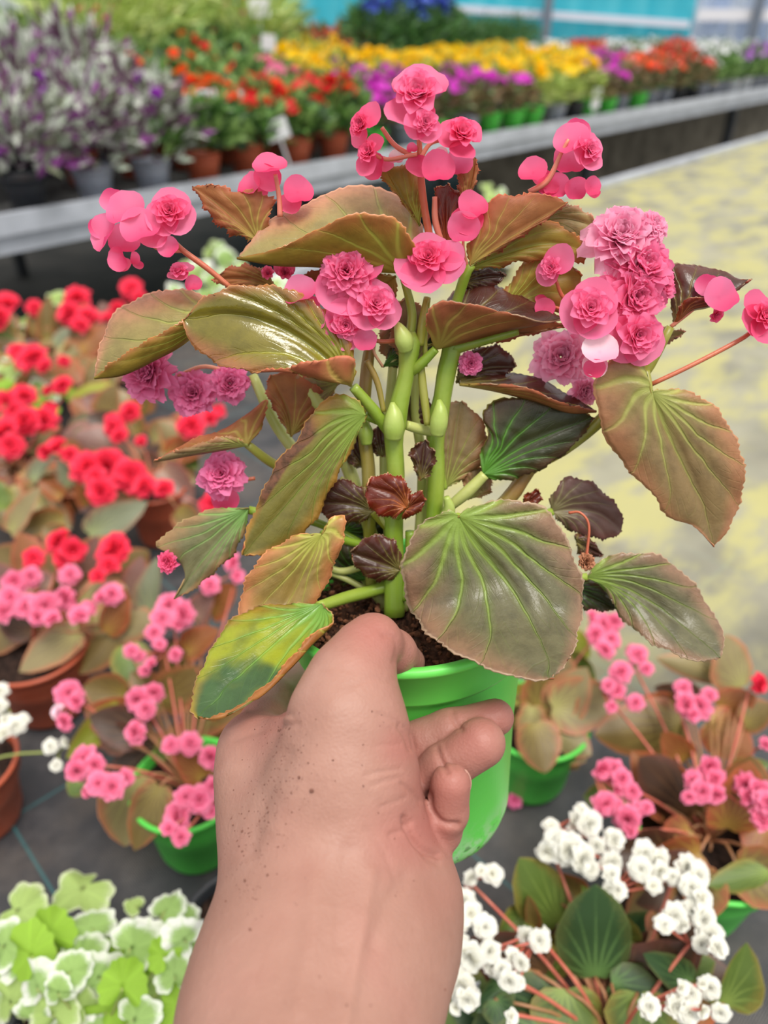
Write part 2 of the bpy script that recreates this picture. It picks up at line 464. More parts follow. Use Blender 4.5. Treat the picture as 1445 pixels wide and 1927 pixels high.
# place the leg that shows under the rim at px 1300
lg = G(1296, 262, .9)
s0 = (lg-f0).dot(dirv)
for k in range(-3, 3):
    for q in (.12, 3.0):
        V, F = box(along(f0, s0+k*2.3, q, (FZ-.07)/2), (.06, .06, FZ-.07), HANG); wpart('leg', V, F, MDARKMETAL, fbn, smooth=False)
# pale board under the far stretch of the bench
MB_ = simple('weathered_board', (150, 140, 122), .8, .3, 6, .2)
V, F = box(along(f0, s0+3.6, .9, .44), (7.6, .03, .82), HANG)
bd = link('screen_board', mesh('screen_board', V, F, MB_, smooth=False)); bd['label'] = 'weathered beige board standing on the floor under the far stretch of the display bench'; bd['category'] = 'board'
# back wall: plastic sheets on steel posts
def sheet_mat(name, col, col2, rough=.35, tr=.35):
    b = NB(name); t = b.n('ShaderNodeTexCoord').outputs['Object']; mp = b.n('ShaderNodeMapping'); b.l(t, mp.inputs[0]); mp.inputs['Scale'].default_value = (3.5, 1, .5)
    f = b.noise(1.5, 4, .6, mp.outputs[0]); base = b.mix(b.ss(f, .35, .7), lin(col), lin(col2)); b.l(base, b.b.inputs['Base Color'])
    b.b.inputs['Roughness'].default_value = rough; b.bump(f, .5, .05); b.thin(base, tr); return b.m
WY = 12.3
def sheet(x0, x1, z0, z1, y, amp=.02, n=60, slant=0.0):
    Vv, Ff = [], []
    for i in range(n+1):
        x = x0+(x1-x0)*i/n; yy = y+amp*math.sin(i*1.9)+amp*.7*math.sin(i*.7+1)
        for z in (z0, z1): Vv.append((x, yy, z+slant*(x-x0)))
    for i in range(n): Ff.append((2*i, 2*i+2, 2*i+3, 2*i+1))
    return Vv, Ff
wall = bpy.data.objects.new('wall_back', None); C.objects.link(wall); wall.location = (0, WY, 0); wall['kind'] = 'structure'
def wp_(name, d, m, sm=True): return wpart(name, d[0], d[1], m, wall, smooth=sm)
xb = proj  # alias
XE = P(1296, 60, WY/ math.cos(PITCH)*1.0).x   # right end of the blue sheet
def atwall(x, y, yy=WY):
    r = CR @ camv(x, y, 1.0); t = yy/r[1]; return Vector(r*t+CT)
pe = atwall(1300, 60); pl_ = atwall(690, 60)
MBLUE = sheet_mat('turquoise_plastic_sheet', (62, 190, 212), (96, 205, 222), .4, .5)
MCLEAR = sheet_mat('clear_folded_plastic', (176, 194, 226), (222, 230, 240), .3, .5)
MPALE = sheet_mat('pale_side_sheet', (190, 200, 196), (214, 220, 214), .4, .4)
MSTEEL = simple('grey_steel_post', (112, 120, 134), .5)
wp_('blue_sheet', sheet(pl_.x-2.5, pe.x, 0, 3.2, WY), MBLUE)
wp_('pale_sheet', sheet(-22, pl_.x-2.5, 0, 3.2, WY), MPALE)
wp_('clear_sheet', sheet(pe.x, pe.x+5, 0, 3.2, WY, .06, 90), MCLEAR)
a = atwall(830, 14, WY-.06); b_ = atwall(1296, 46, WY-.06)
V, F = box(((a.x+b_.x)/2, WY-.06, (a.z+b_.z)/2), ((b_.x-a.x)*1.0, .05, .085)); 
V = [(v[0], v[1], v[2]+(v[0]-(a.x+b_.x)/2)*(b_.z-a.z)/(b_.x-a.x)) for v in V]
wp_('sheet_strap', (V, F), simple('white_strap', (222, 224, 238), .5), False)
V, F = box((pe.x+2.0, WY-.10, atwall(1350, 28).z), (4, .06, .14)); wp_('clamp_rail', (V, F), simple('white_rail', (232, 230, 236), .5), False)
for px_ in (1030, 1425, 420):
    c = atwall(px_, 30, WY-.18); V, F = box((c.x, WY-.18, 1.6), (.11, .08, 3.2)); wp_('post', (V, F), MSTEEL, False)
# ================================================================ THE HELD BEGONIA
MP = [petal_mat('begonia_petal_pink', (240, 68, 128), (255, 140, 184), .52), petal_mat('begonia_petal_rose', (234, 56, 112), (254, 116, 162), .5),
      petal_mat('begonia_petal_pale', (250, 112, 166), (255, 184, 212), .52), petal_mat('begonia_petal_faded', (228, 74, 138), (246, 136, 184), .38),
      petal_mat('begonia_petal_whitish', (246, 150, 185), (253, 226, 234), .3)]
olive, copper, brown = (128, 118, 52), (166, 96, 58), (116, 90, 66)
LM = {
 'greybrown': leaf_mat('leaf_grey_brown', (104, 100, 72), (146, 112, 88), (132, 158, 64), bumps=.9, mott=.22, rough=.36, rim=(196,168,140)),
 'brown': leaf_mat('leaf_brown_green', (138, 114, 74), (168, 116, 80), (156, 162, 80), bumps=.6, rough=.42),
 'orange': leaf_mat('leaf_orange_brown', (156, 130, 70), (190, 122, 76), (174, 176, 78), bumps=.5),
 'olive': leaf_mat('leaf_glossy_olive', (128, 116, 32), (164, 104, 58), (158, 156, 56), bumps=.55, rough=.2, gloss=.8),
 'dark': leaf_mat('leaf_dark_green', (56, 58, 28), (86, 60, 38), (84, 140, 44), bumps=.5, rough=.35, rim=(150,140,70)),
 'darkred': leaf_mat('leaf_dark_red', (72, 40, 30), (92, 44, 34), (128, 118, 60), bumps=.5, rough=.3, rim=(170,140,110)),
 'red': leaf_mat('leaf_red_young', (104, 36, 20), (134, 44, 26), (176, 100, 52), bumps=.5, rough=.3, rim=(222,178,130)),
 'purple': leaf_mat('leaf_purple_brown', (106, 76, 68), (118, 74, 68), (128, 120, 80), bumps=.3, rough=.4, rim=(120,80,72)),
 'greenyellow': leaf_mat('leaf_green_yellow', (62, 92, 48), (158, 130, 44), (112, 158, 66), bumps=.7, patch=(150, 158, 30), rough=.33, rim=(196,140,100)),
 'yellowbrown': leaf_mat('leaf_yellow_brown', (124, 116, 52), (180, 130, 56), (132, 158, 62), bumps=.7, patch=(158, 132, 34), rough=.4, rim=(205,150,80), band=(116, 70, 54)),
 'under': leaf_mat('leaf_underside_copper', (168, 106, 62), (180, 100, 70), (170, 150, 72), bumps=.35, rough=.5, thin=.3, gloss=.3),
 'underolive': leaf_mat('leaf_underside_olive', (156, 130, 48), (176, 112, 60), (160, 168, 66), bumps=.35, rough=.45, thin=.3, gloss=.35),
 'pinktop': leaf_mat('leaf_pinkish_green', (166, 150, 92), (206, 146, 114), (160, 170, 86), bumps=.8, rough=.38, thin=.3),
 'scar': leaf_mat('leaf_grey_green', (128, 126, 88), (164, 126, 86), (122, 166, 84), bumps=.5, rough=.4, rim=(190,160,110)),
}
def stemmat(name, c1, c2, red=None):
    b = NB(name); base = b.mix(b.ss(b.noise(45, 3), .35, .7), lin(c1), lin(c2))
    if red: base = b.mix(b.ss(b.noise(18, 2), .5, .8), base, lin(red))
    b.l(base, b.b.inputs['Base Color']); b.b.inputs['Roughness'].default_value = .38; b.b.inputs['Subsurface Weight'].default_value = .15
    b.b.inputs['Subsurface Radius'].default_value = (.003, .004, .001); b.b.inputs['Subsurface Scale'].default_value = .5
    b.bump(b.noise(500, 3), .3, .0004); return b.m
MSTEM = stemmat('begonia_stem', (122, 150, 42), (148, 166, 66)); MSTEMP = stemmat('begonia_stem_pale', (170, 176, 96), (186, 190, 116))
MSTEMO = stemmat('begonia_stem_olive', (138, 138, 42), (150, 150, 70), (140, 100, 60)); MPED = stemmat('begonia_flower_stalk', (206, 120, 100), (222, 146, 118))
MPEDR = stemmat('begonia_red_stalk', (178, 88, 62), (196, 110, 78))
MSHEATH = stemmat('begonia_leaf_sheath', (146, 168, 70), (172, 188, 100))
# pot frame
RC = Vector(CR @ camv(770, 1120, .36) + CT)
AX = Vector(CR @ np.array((-.065, .905, .42))).normalized()
PH, PR, PB = .136, .058, .046
PQ = AX.to_track_quat('Z', 'Y')
base_c = RC-AX*PH
plant = root('potted_begonia', 'pink double-flowered begonia with bronze leaves in a bright green pot, held up in the hand', 'potted plant', base_c)
def potmat(name, col, scuff=None):
    b = NB(name); z = b.n('ShaderNodeSeparateXYZ'); b.l(b.n('ShaderNodeTexCoord').outputs['Object'], z.inputs[0])
    c = lin(col); base = b.mix(b.ss(b.noise(30, 3), .3, .7), c, tuple(x*.93 for x in c[:3])+(1,))
    if scuff:
        m = b.math('MULTIPLY', b.ss(z.outputs[2], .034, .008), b.ss(b.noise(95, 5, .65), .40, .58))
        base = b.mix(b.math('MULTIPLY', m, .8), base, lin((170, 205, 160)))
        m2 = b.math('MULTIPLY', b.ss(z.outputs[2], .022, .004), b.ss(b.noise(150, 5, .7), .57, .62))
        base = b.mix(m2, base, lin((38, 46, 30)))
    b.l(base, b.b.inputs['Base Color']); b.b.inputs['Roughness'].default_value = .42; b.bump(b.noise(180, 3), .08)
    b.b.inputs['Subsurface Weight'].default_value = .1; b.b.inputs['Subsurface Scale'].default_value = .01
    return b.m
MPOT = potmat('bright_green_plastic', (106, 218, 88), True); MPOT2 = potmat('green_plastic', (90, 208, 80)); MTERRA = potmat('terracotta_plastic', (176, 84, 56))
MBLACKPOT = potmat('black_plastic', (44, 46, 52)); MGREYPOT = potmat('grey_plastic', (148, 152, 166)); MWHITEPOT = potmat('white_plastic', (214, 216, 224))
def pot_profile(R, B, H, band=.021, lip=.0025):
    return [(0, 0), (B*.86, 0), (B*.97, .002), (B, .006), (B+(R-B)*.15, .012), (R-.0035-lip, H-band-.003), (R-.001, H-band), (R, H-band+.002), (R+.0008, H-.0045), (R+lip, H-.004), (R+lip+.0006, H-.0022), (R+lip, H),
            (R-.0005, H+.0002), (R-.002, H-.002), (R-.0035, H-band), (B-.001, .01), (0, .006)]
def pot_mesh(R, B, H, mat, n=64, **k):
    V, F = lathe(pot_profile(R, B, H, **k), n); return mesh('pot', V, F, mat)
link('pot', pot_mesh(PR, PB, PH, MPOT, 96), plant, rot=PQ)
def soil_mesh(R, amp=.0025, seed=1, nr=22, na=64):
    rng = random.Random(seed); V, F = [(0, 0, 0)], []
    for i in range(1, nr+1):
        for k in range(na):
            a = 2*math.pi*k/na; r = R*i/nr; V.append((r*math.cos(a), r*math.sin(a), rng.uniform(-amp, amp)+.004*math.cos(r/R*1.5)*math.sin(a*2)))
    for k in range(na): F.append((0, 1+k, 1+(k+1) % na))
    for i in range(nr-1):
        for k in range(na):
            a = 1+i*na+k; b_ = 1+i*na+(k+1) % na; F.append((a, a+na, b_+na, b_))
    return V, F
V, F = soil_mesh(PR-.003)
so_ = link('soil', mesh('soil', V, F, MSOIL), plant, loc=AX*(PH-.013), rot=PQ)
# loose crumbs and fibres of the substrate
rng = random.Random(9); parts = []
ICO = [(0,0,1),(.894,0,.447),(.276,.851,.447),(-.724,.526,.447),(-.724,-.526,.447),(.276,-.851,.447),(.724,.526,-.447),(-.276,.851,-.447),(-.894,0,-.447),(-.276,-.851,-.447),(.724,-.526,-.447),(0,0,-1)]
ICF = [(0,1,2),(0,2,3),(0,3,4),(0,4,5),(0,5,1),(1,6,2),(2,7,3),(3,8,4),(4,9,5),(5,10,1),(6,7,2),(7,8,3),(8,9,4),(9,10,5),(10,6,1),(11,7,6),(11,8,7),(11,9,8),(11,10,9),(11,6,10)]
def lump(c, s, rng, flat=1.0):
    q = Quaternion((rng.gauss(0, 1), rng.gauss(0, 1), rng.gauss(0, 1), rng.gauss(0, 1))).normalized()
    sc = (s*rng.uniform(.6, 1.4), s*rng.uniform(.5, 1.1), s*rng.uniform(.4, .9)*flat)
    return [tuple(Vector(c)+q @ Vector((v[0]*sc[0]*rng.uniform(.75, 1.2), v[1]*sc[1], v[2]*sc[2]))) for v in ICO], ICF
for k in range(1500):
    a, r = rng.uniform(0, 2*math.pi), (PR-.005)*math.sqrt(rng.random()); parts.append(lump((r*math.cos(a), r*math.sin(a), rng.uniform(0, .003)), rng.uniform(.0004, .0019), rng))
V, F = merge(parts); cr = link('soil_crumbs', mesh('soil_crumbs', V, F, simple('coconut_crumbs', (104, 66, 46), .9, .2, 200, .4, .6, 800), smooth=False), plant, loc=AX*(PH-.012), rot=PQ); cr['kind'] = 'stuff'
parts = []
for k in range(9):
    a = D(-100+k*16+rng.uniform(-6, 6)); r = PR-.009-rng.uniform(0, .006); parts.append(lump((r*math.cos(a), r*math.sin(a), .004), .003, rng))
for p_ in parts:
    o = link('clay_granule', mesh('clay_granule', p_[0], p_[1], simple('clay_granule', (156, 98, 66), .8) if p_ is parts[0] else bpy.data.materials['clay_granule']), plant, loc=AX*(PH-.012), rot=PQ)
# ---- stems (px, py, radius px, dz cm)
def stem(pts, mat, name='stem', off=0.0, n=12, seg=30, label=None, parent=None):
    w_, r_ = [], []
    for p in pts:
        d = D0(p[1])+off*.01+(p[3]*.01 if len(p) > 3 else 0); w_.append(P(p[0], p[1], d)); r_.append(p[2]*d/FPX)
    V, F = tube(w_, r_, n, seg); o = wpart(name, V, F, mat, parent or plant)
    if label: o['label'] = label
    return o
stem([(742,1160,20),(742,1080,19),(741,1000,18),(745,900,17),(741,830,18),(743,800,22),(750,765,19),(762,715,16),(768,680,18),(770,640,22),(768,625,14)], MSTEM)
stem([(812,1100,17),(815,1000,17),(820,900,17),(819,830,17),(823,795,20),(832,750,17),(840,700,18),(850,655,18),(846,600,14)], MSTEM, off=.6)
stem([(700,1120,12,.8),(694,960,12,.8),(693,880,13,.8),(684,800,12,.9),(690,700,12,1.0),(698,640,10,1.2)], MSTEMO)
stem([(735,1150,14,1),(660,1040,12,1.4),(590,900,11,2),(520,800,11,2.2),(475,705,9,2.4)], MSTEMP, off=.5)
stem([(745,1150,14,1),(690,980,13,1.6),(625,800,14,1.9),(590,745,15,2),(560,695,12,2.2)], MSTEMP)
stem([(800,1140,14,.8),(880,1020,13,1),(960,935,15,1.2),(1000,880,13,1.2),(1060,845,13,1),(1120,800,12,.8),(1180,740,12,.6),(1220,690,11,.4),(1262,615,8,.2)], MSTEMO)
stem([(760,1150,12,.5),(730,1000,9,1.2),(722,850,8,1.4),(735,740,9,1.5),(742,660,9,1.6)], MSTEMP)
stem([(780,1140,12,1.5),(795,900,10,1.5),(780,760,9,1.6),(790,660,9,1.6)], MSTEMP)
for p_ in [((740,826,15,-.1),(741,805,20,-.15),(741,780,16,-.15),(738,757,4,-.1)), ((822,818,13),(826,795,17,-.1),(828,772,13,-.1),(826,752,4)), ((764,660,13),(760,640,18,-.1),(752,620,12,-.1),(744,606,4)), ((690,836,10,.9),(688,812,14,.9),(686,790,5,.9))]:
    stem(p_, MSHEATH, 'stipule', off=-.5, seg=16)
# petioles
for p_ in [([(752,1098,10,.2),(700,1112,12,0),(650,1125,12,-1.0),(610,1138,11,-2.0),(600,1140,9,-2.4)], MSTEM), ([(735,815,12),(705,775,12,-.4),(665,728,10,-.8)], MSTEM), ([(735,800,8),(712,790,10),(688,782,8,-.2)], MSTEM),
           ([(560,895,8,2),(510,870,9,1.4),(465,836,8,.8)], MSTEMO), ([(765,800,9),(785,806,10,.2),(812,812,10,.4)], MSTEMP), ([(775,700,9),(792,685,10,-.3),(820,657,8,-.5)], MSTEM),
           ([(846,615,9,.4),(862,560,10,.3),(878,512,10,0),(888,498,9,0)], MSTEM), ([(790,650,8),(795,610,9),(804,560,7,.3)], MSTEMO), ([(768,650,10),(775,590,9,.2),(757,514,7,.2)], MSTEM),
           ([(850,950,10,.2),(880,925,12),(912,893,10,0)], MSTEMP), ([(820,1010,12),(842,992,12,-2.2),(862,974,10,-3.7)], MSTEM), ([(722,775,5,-.4),(710,720,6,-.4),(690,678,6,-.4)], MSTEMO),
           ([(805,800,7,-.2),(797,740,8,-.1),(792,690,7)], MSTEMO), ([(850,655,14,.5),(910,640,10,.5),(975,622,9,.4)], MSTEM), ([(740,1090,8),(752,1072,6)], MSTEM), ([(800,1130,8,.5),(900,1110,9,.5),(1000,1095,8,0),(1105,1085,7,-.5)], MSTEM),
           ([(820,850,8,.6),(835,920,8,.8)], MSTEM), ([(800,1060,9,1.0),(950,1000,9,1.2),(1040,962,8,1.3)], MSTEM), ([(740,1040,8,.5),(660,1020,8,0),(605,1004,7,-1)], MSTEM), ([(730,1050,8,1),(600,985,8,1),(468,960,8,.5)], MSTEM),
           ([(1222,738,7,-.4),(1218,715,8,0),(1215,700,8,.2)], MSTEMO), ([(740,980,7),(765,957,6,-1)], MSTEM), ([(735,1000,8,.5),(700,963,7,.2)], MSTEMO), ([(640,900,5,.6),(690,940,7,.4),(740,1000,8,.2)], MSTEMP),
           ([(760,1130,9,-.4),(770,1060,9,0),(772,1000,10,0)], MSTEM), ([(700,1060,7,.6),(640,1075,7,.6),(590,1050,6,.8)], MSTEMP), ([(690,1110,6,.5),(640,1085,6,.7),(560,1060,6,.8)], MSTEMP),([(745,1000,14,.2),(730,940,16,0),(742,900,14,0)], MSTEM),([(830,985,14,.1),(845,960,12,-.2),(840,935,6,-.3)], MSHEATH)]:
    stem(p_[0], p_[1], 'petiole', n=10, seg=16)
# flower stalks
for p_ in [([(812,465,10,.6),(800,400,9,.5),(793,345,9,.3),(790,290,7,.1),(787,230,6,.2)], MPEDR), ([(790,300,6,.2),(745,275,6,.1),(718,240,5,0)], MPED), ([(790,300,6),(810,270,5),(840,262,5)], MPED), ([(785,290,5,-.1),(730,300,5,0),(700,290,4)], MPED),
           ([(435,542,6,.3),(390,505,7,.2),(345,472,7,.1),(325,452,6)], MPEDR), ([(345,472,5,.1),(300,470,4),(262,440,4)], MPED), ([(527,408,7,.5),(525,370,6,.5),(518,328,5,.3)], MPED),
           ([(995,362,7,.2),(1030,340,7,.1),(1055,290,5,0),(1070,262,4,-.1)], MPED), ([(1224,724,6,0),(1300,688,6,0),(1398,636,6,.2),(1425,612,5,.4)], MPEDR), ([(1262,615,5,.2),(1300,585,5,0),(1330,560,4,0)], MPED),
           ([(760,640,7),(705,640,5,-.4),(660,600,5,-.5)], MPEDR), ([(660,600,4,-.4),(610,565,4,-.4),(590,550,3,-.4)], MPED), ([(800,690,6,.2),(800,620,6,.2),(806,560,5,.1)], MSTEMO), ([(880,505,5),(872,470,4,-.3),(872,440,3,-.3)], MPED),
           ([(1180,720,7,.6),(1140,650,6,.6),(1100,600,5,.4)], MPEDR), ([(1100,600,5,.4),(1060,560,5,.3),(1045,525,4,.2)], MPEDR), ([(1100,600,4,.4),(1050,580,4,.3),(1022,575,4,.2)], MPEDR), ([(430,700,5,2.6),(380,690,5,2.8),(320,715,5,2.6)], MPED),
           ([(480,900,5,1.8),(440,905,5,1.6),(418,900,5,1.3)], MPEDR), ([(840,480,6,.6),(820,420,8,.6),(818,370,6,.6)], MPED)]:
    stem([(q_[0], q_[1], q_[2]*.78)+tuple(q_[3:]) for q_ in p_[0]], p_[1], 'flower_stalk', n=8, seg=14)
# ---- leaves
HL = dict
def H(**k): return hero_leaf(plant, **k)
m2 = lambda a, b_: (LM[a], LM[b_])
H(J=(863,973), M=[(900,1030),(955,1095,-.3),(1005,1180,-1.1)], T=(1043,1277,-1.6), L=[(858,966),(840,961),(800,980),(766,1025),(756,1088),(772,1148),(808,1196,-.5),(860,1230,-1.2),(930,1262,-1.6),(1000,1278,-1.6)],
  R=[(872,962),(905,947),(960,940),(1015,950),(1052,985),(1074,1030),(1094,1085),(1099,1130,-.3),(1092,1180,-.8),(1074,1235,-1.4)], mats=m2('greybrown','under'), off=-4.0, crease=.0028, bulge=.003, nu=84, nv=14, seed=1, wave=.0006, label='largest leaf, grey-brown, hanging over the pot rim')
H(J=(1222,738), M=[(1250,800),(1285,870),(1325,960)], T=(1345,1028), L=[(1212,690),(1190,674),(1150,674),(1125,700),(1120,750),(1135,815),(1175,875),(1225,930),(1262,975),(1305,990)],
  R=[(1250,731),(1300,736),(1345,765),(1385,820),(1402,890),(1395,945),(1370,995)], mats=m2('brown','under'), off=-1.2, crease=.0018, bulge=.003, nu=72, nv=12, seed=2)
H(J=(1103,1087), M=[(1190,1112),(1270,1165)], T=(1357,1238), L=[(1120,1060),(1170,1042),(1235,1043),(1290,1080),(1335,1140),(1362,1195)], R=[(1140,1112),(1165,1158),(1220,1206),(1280,1234),(1330,1245)], mats=m2('greybrown','under'), off=-.5, crease=.0014, seed=3)
H(J=(1060,1100), M=[(1110,1120)], T=(1160,1146), L=[(1080,1085),(1130,1098)], R=[(1080,1140),(1130,1150)], mats=m2('dark','darkred'), off=.6, seed=4)
H(J=(1038,963), M=[(1080,960),(1130,968)], T=(1170,998), L=[(1036,935),(1060,902),(1085,898),(1125,915),(1160,950),(1173,972)], R=[(1060,990),(1100,1010),(1150,1014)], mats=m2('purple','darkred'), off=1.2, seed=5)
H(J=(1085,1020), M=[(1105,1030)], T=(1135,1045), L=[(1080,1005),(1110,1012)], R=[(1090,1045),(1115,1050)], mats=m2('darkred','darkred'), off=.8, seed=6)
H(J=(908,893), M=[(960,855),(1040,815)], T=(1120,786), L=[(903,850),(920,815),(905,780),(935,752),(1000,745),(1060,755)], R=[(935,905),(990,896),(1045,868),(1085,833)], mats=m2('dark','under'), off=.3, crease=.0016, seed=7)
H(J=(865,724), M=[(930,735,-.3),(1010,755,-.5),(1070,775,-.5)], T=(1122,774), L=[(872,706,.8),(940,702,1),(1000,706,1),(1060,735,.8)], R=[(920,722,-.9),(985,728,-1.1),(1050,754,-1.1)], mats=m2('darkred','under'), off=.4, seed=8)
H(J=(820,657), M=[(880,641,-.4),(950,622,-.5),(1010,610,-.4)], T=(1064,598), L=[(825,600,.8),(845,558,1.2),(890,531,1.4),(940,538,1.4),(990,560,1),(1035,585,.3)],
  R=[(806,622,-.6),(803,582,-1.4),(835,566,-1.6),(890,572,-1.6),(950,586,-1.4),(1020,604,-1)], mats=m2('darkred','under'), off=-.3, seed=9, nu=60)
H(J=(805,650), M=[(930,628),(1000,625)], T=(1066,612), L=[(900,600),(1000,590)], R=[(880,655),(980,635)], mats=m2('under','brown'), off=.8, seed=10)
H(J=(884,500), M=[(935,464),(1000,424)], T=(1068,379), L=[(880,460),(905,420),(912,383),(955,366),(1015,364)], R=[(940,472),(1005,430),(1040,405)], mats=m2('under','brown'), off=-.2, seed=11)
H(J=(876,506), M=[(950,478),(1030,458)], T=(1103,470), L=[(905,460),(980,412),(1035,415),(1080,440)], R=[(920,506),(985,493),(1060,493),(1098,492)], mats=m2('underolive','brown'), off=.5, seed=12)
H(J=(1000,420), M=[(1060,410)], T=(1122,425), L=[(1010,390),(1060,383),(1105,398)], R=[(1040,455),(1095,462)], mats=m2('pinktop','under'), off=1.4, seed=13)
H(J=(866,535), M=[(910,522)], T=(952,518), L=[(880,508),(925,507)], R=[(890,545),(930,540)], mats=m2('darkred','darkred'), off=.9, seed=14)
H(J=(945,592), M=[(1000,545),(1050,520)], T=(1095,520), L=[(945,556),(968,518),(1005,478),(1060,482)], R=[(970,590),(1020,595),(1075,575)], mats=m2('underolive','olive'), off=.9, seed=15)
H(J=(757,513), M=[(690,508,-.4),(600,500,-.5),(520,497,-.4)], T=(446,485), L=[(796,470,.8),(795,420,1.4),(770,378,1.8),(715,351,2),(650,351,2),(590,376,1.6),(540,396,1.2),(500,420,.9),(470,455,.4)],
  R=[(784,482,-.5),(770,440,-1.2),(740,408,-1.6),(690,400,-1.7),(640,411,-1.6),(590,434,-1.3),(530,465,-.8),(485,478,-.3)], mats=m2('pinktop','underolive'), off=-.1, nu=66, seed=16, nv=10)
H(J=(487,455), M=[(450,420),(410,385)], T=(363,350), L=[(500,440),(511,400),(510,367),(470,358),(440,358),(405,347)], R=[(460,448),(420,432),(390,400)], mats=m2('under','brown'), off=.6, seed=17, teeth=.0018)
H(J=(405,590), M=[(345,645,-.3),(290,676,-.5),(230,704,-.3)], T=(177,711), L=[(400,560,.8),(350,545,1),(290,548,1),(240,570,1),(205,602,.7),(188,650,.3)], R=[(375,600,-.6),(330,612,-1.0),(280,640,-.9),(225,672,-.5)],
  mats=m2('pinktop','underolive'), off=.3, seed=18, nu=60)
H(J=(660,726), M=[(600,660),(520,612),(430,590)], T=(343,600), L=[(670,690),(655,640),(610,580),(550,545),(490,534),(430,541),(380,562)], R=[(662,672,-1.4),(610,674,-1.6),(550,688,-1.5),(470,698,-.8),(400,680,-.2),(356,640)],
  Rm=[(650,722,-1.0),(600,714,-1.0),(540,694,-.8),(470,672,-.4),(410,640,0),(365,615)], mats=m2('olive','under'), off=-1.2, crease=.0026, bulge=.002, nu=80, nv=14, seed=19, label='glossy olive leaf with folded lower edge, left of the flowers')
H(J=(689,781), M=[(610,870),(530,960)], T=(456,1045), L=[(670,748),(630,744),(590,770),(560,825),(520,870),(490,935),(466,990)], R=[(678,810),(655,860),(620,925),(590,985),(545,1025),(500,1043)], mats=m2('yellowbrown','under'), off=-1.2, crease=.0012, nu=66, seed=20, label='long yellow-brown leaf with a brown withered margin')
H(J=(468,957), M=[(420,1010),(370,1070)], T=(328,1128), L=[(440,954),(380,963),(325,993),(293,1025),(330,1050),(348,1085)], R=[(464,990),(440,1042),(400,1080),(360,1112)], mats=m2('scar','under'), off=.2, seed=21, label='grey-green leaf with a pale scar and a withered bloom stuck to it')
H(J=(607,1005), M=[(580,1060),(545,1130)], T=(507,1207), L=[(590,1002),(550,1010),(500,1040),(464,1085),(450,1140),(462,1185)], R=[(622,975),(650,974),(648,1010),(635,1050),(610,1110),(575,1160),(540,1192)], mats=m2('orange','under'), off=-2.0, crease=.0015, nu=60, seed=22)
H(J=(606,1136), M=[(530,1200),(440,1280)], T=(372,1352), L=[(560,1135),(490,1140),(435,1165),(400,1215),(365,1290),(358,1330)], R=[(628,1168,-1.0),(590,1190,-1.0),(545,1240,-.8),(500,1290,-.5),(430,1340,0)], Rm=[(612,1170,-.4),(570,1225,-.3),(510,1285,-.3),(460,1325,-.1),(410,1348)], mats=m2('greenyellow','underolive'), off=-3.2, crease=.0016, nu=66, seed=23, label='green and yellow leaf hanging over the left of the rim')
H(J=(466,838), M=[(410,848,-.3),(350,858,-.3)], T=(289,868), L=[(495,800,.6),(502,752,1),(468,776,.8),(430,802,.5),(370,824,.3),(325,846)], R=[(430,820,-.6),(370,838,-.6),(320,853,-.3)], mats=m2('under','brown'), off=.4, seed=24, teeth=.0014)
H(J=(703,963), M=[(660,950)], T=(592,948), L=[(690,925),(650,902),(610,908)], R=[(690,980),(655,984),(615,975)], mats=m2('darkred','under'), off=.1, seed=25)
H(J=(766,956), M=[(740,930)], T=(690,915), L=[(740,975),(705,966),(688,940)], R=[(772,925),(755,897),(720,892),(700,898)], mats=m2('red','under'), off=-1.2, crease=.0008, seed=26, wave=.0015)
H(J=(764,957), M=[(780,950)], T=(802,942), L=[(755,975),(785,968)], R=[(770,935),(790,922)], mats=m2('red','under'), off=-1.1, crease=.0004, seed=27, nu=30)
H(J=(753,1073), M=[(715,1060)], T=(659,1040), L=[(755,1040),(735,1012),(695,1008)], R=[(740,1090),(705,1094),(672,1070)], mats=m2('darkred','under'), off=-.6, seed=28)
H(J=(838,920), M=[(850,850),(860,790)], T=(868,755), L=[(820,880),(822,810),(840,760)], R=[(880,896),(915,860),(918,820),(900,780)], mats=m2('brown','under'), off=1.0, crease=.0014, seed=29)
H(J=(790,905), M=[(795,870)], T=(800,828), L=[(775,870),(772,845)], R=[(812,890),(820,855)], mats=m2('darkred','red'), off=-.6, wave=.003, seed=30, nu=30)
H(J=(548,822), M=[(540,770)], T=(510,705), L=[(520,780),(500,735)], R=[(585,790),(605,735),(560,700)], mats=m2('under','brown'), off=1.8, seed=31)
H(J=(858,720), M=[(910,695)], T=(971,690), L=[(865,680),(905,652),(950,655)], R=[(890,722),(940,712)], mats=m2('darkred','under'), off=1.2, seed=32)
H(J=(1268,613), M=[(1300,585,-.4),(1345,572,-.4)], T=(1414,524), L=[(1258,540,.6),(1262,500,.8),(1300,497,.8),(1350,506,.6),(1385,522,.3)], R=[(1280,575,-.7),(1300,560,-.9),(1345,563,-.7),(1385,548,-.3)], mats=m2('darkred','red'), off=.3, seed=33)
H(J=(838,468), M=[(840,420)], T=(842,346), L=[(820,420),(818,360)], R=[(862,430),(870,370)], mats=m2('red','under'), off=.9, seed=34, crease=.0003)
H(J=(790,425), M=[(760,380)], T=(722,308), L=[(748,370),(715,330)], R=[(795,380),(780,320)], mats=m2('underolive','under'), off=.9, seed=35)
H(J=(868,390), M=[(885,350)], T=(895,295), L=[(862,350),(865,310)], R=[(890,360),(900,320)], mats=m2('under','under'), off=.6, seed=36)
H(J=(520,540), M=[(460,525)], T=(398,525), L=[(490,503),(440,500)], R=[(480,548),(430,542)], mats=m2('under','darkred'), off=1.4, seed=37)
H(J=(745,520), M=[(690,545)], T=(560,520), L=[(700,510),(610,505)], R=[(740,570),(640,560)], mats=m2('under','brown'), off=1.2, seed=38)
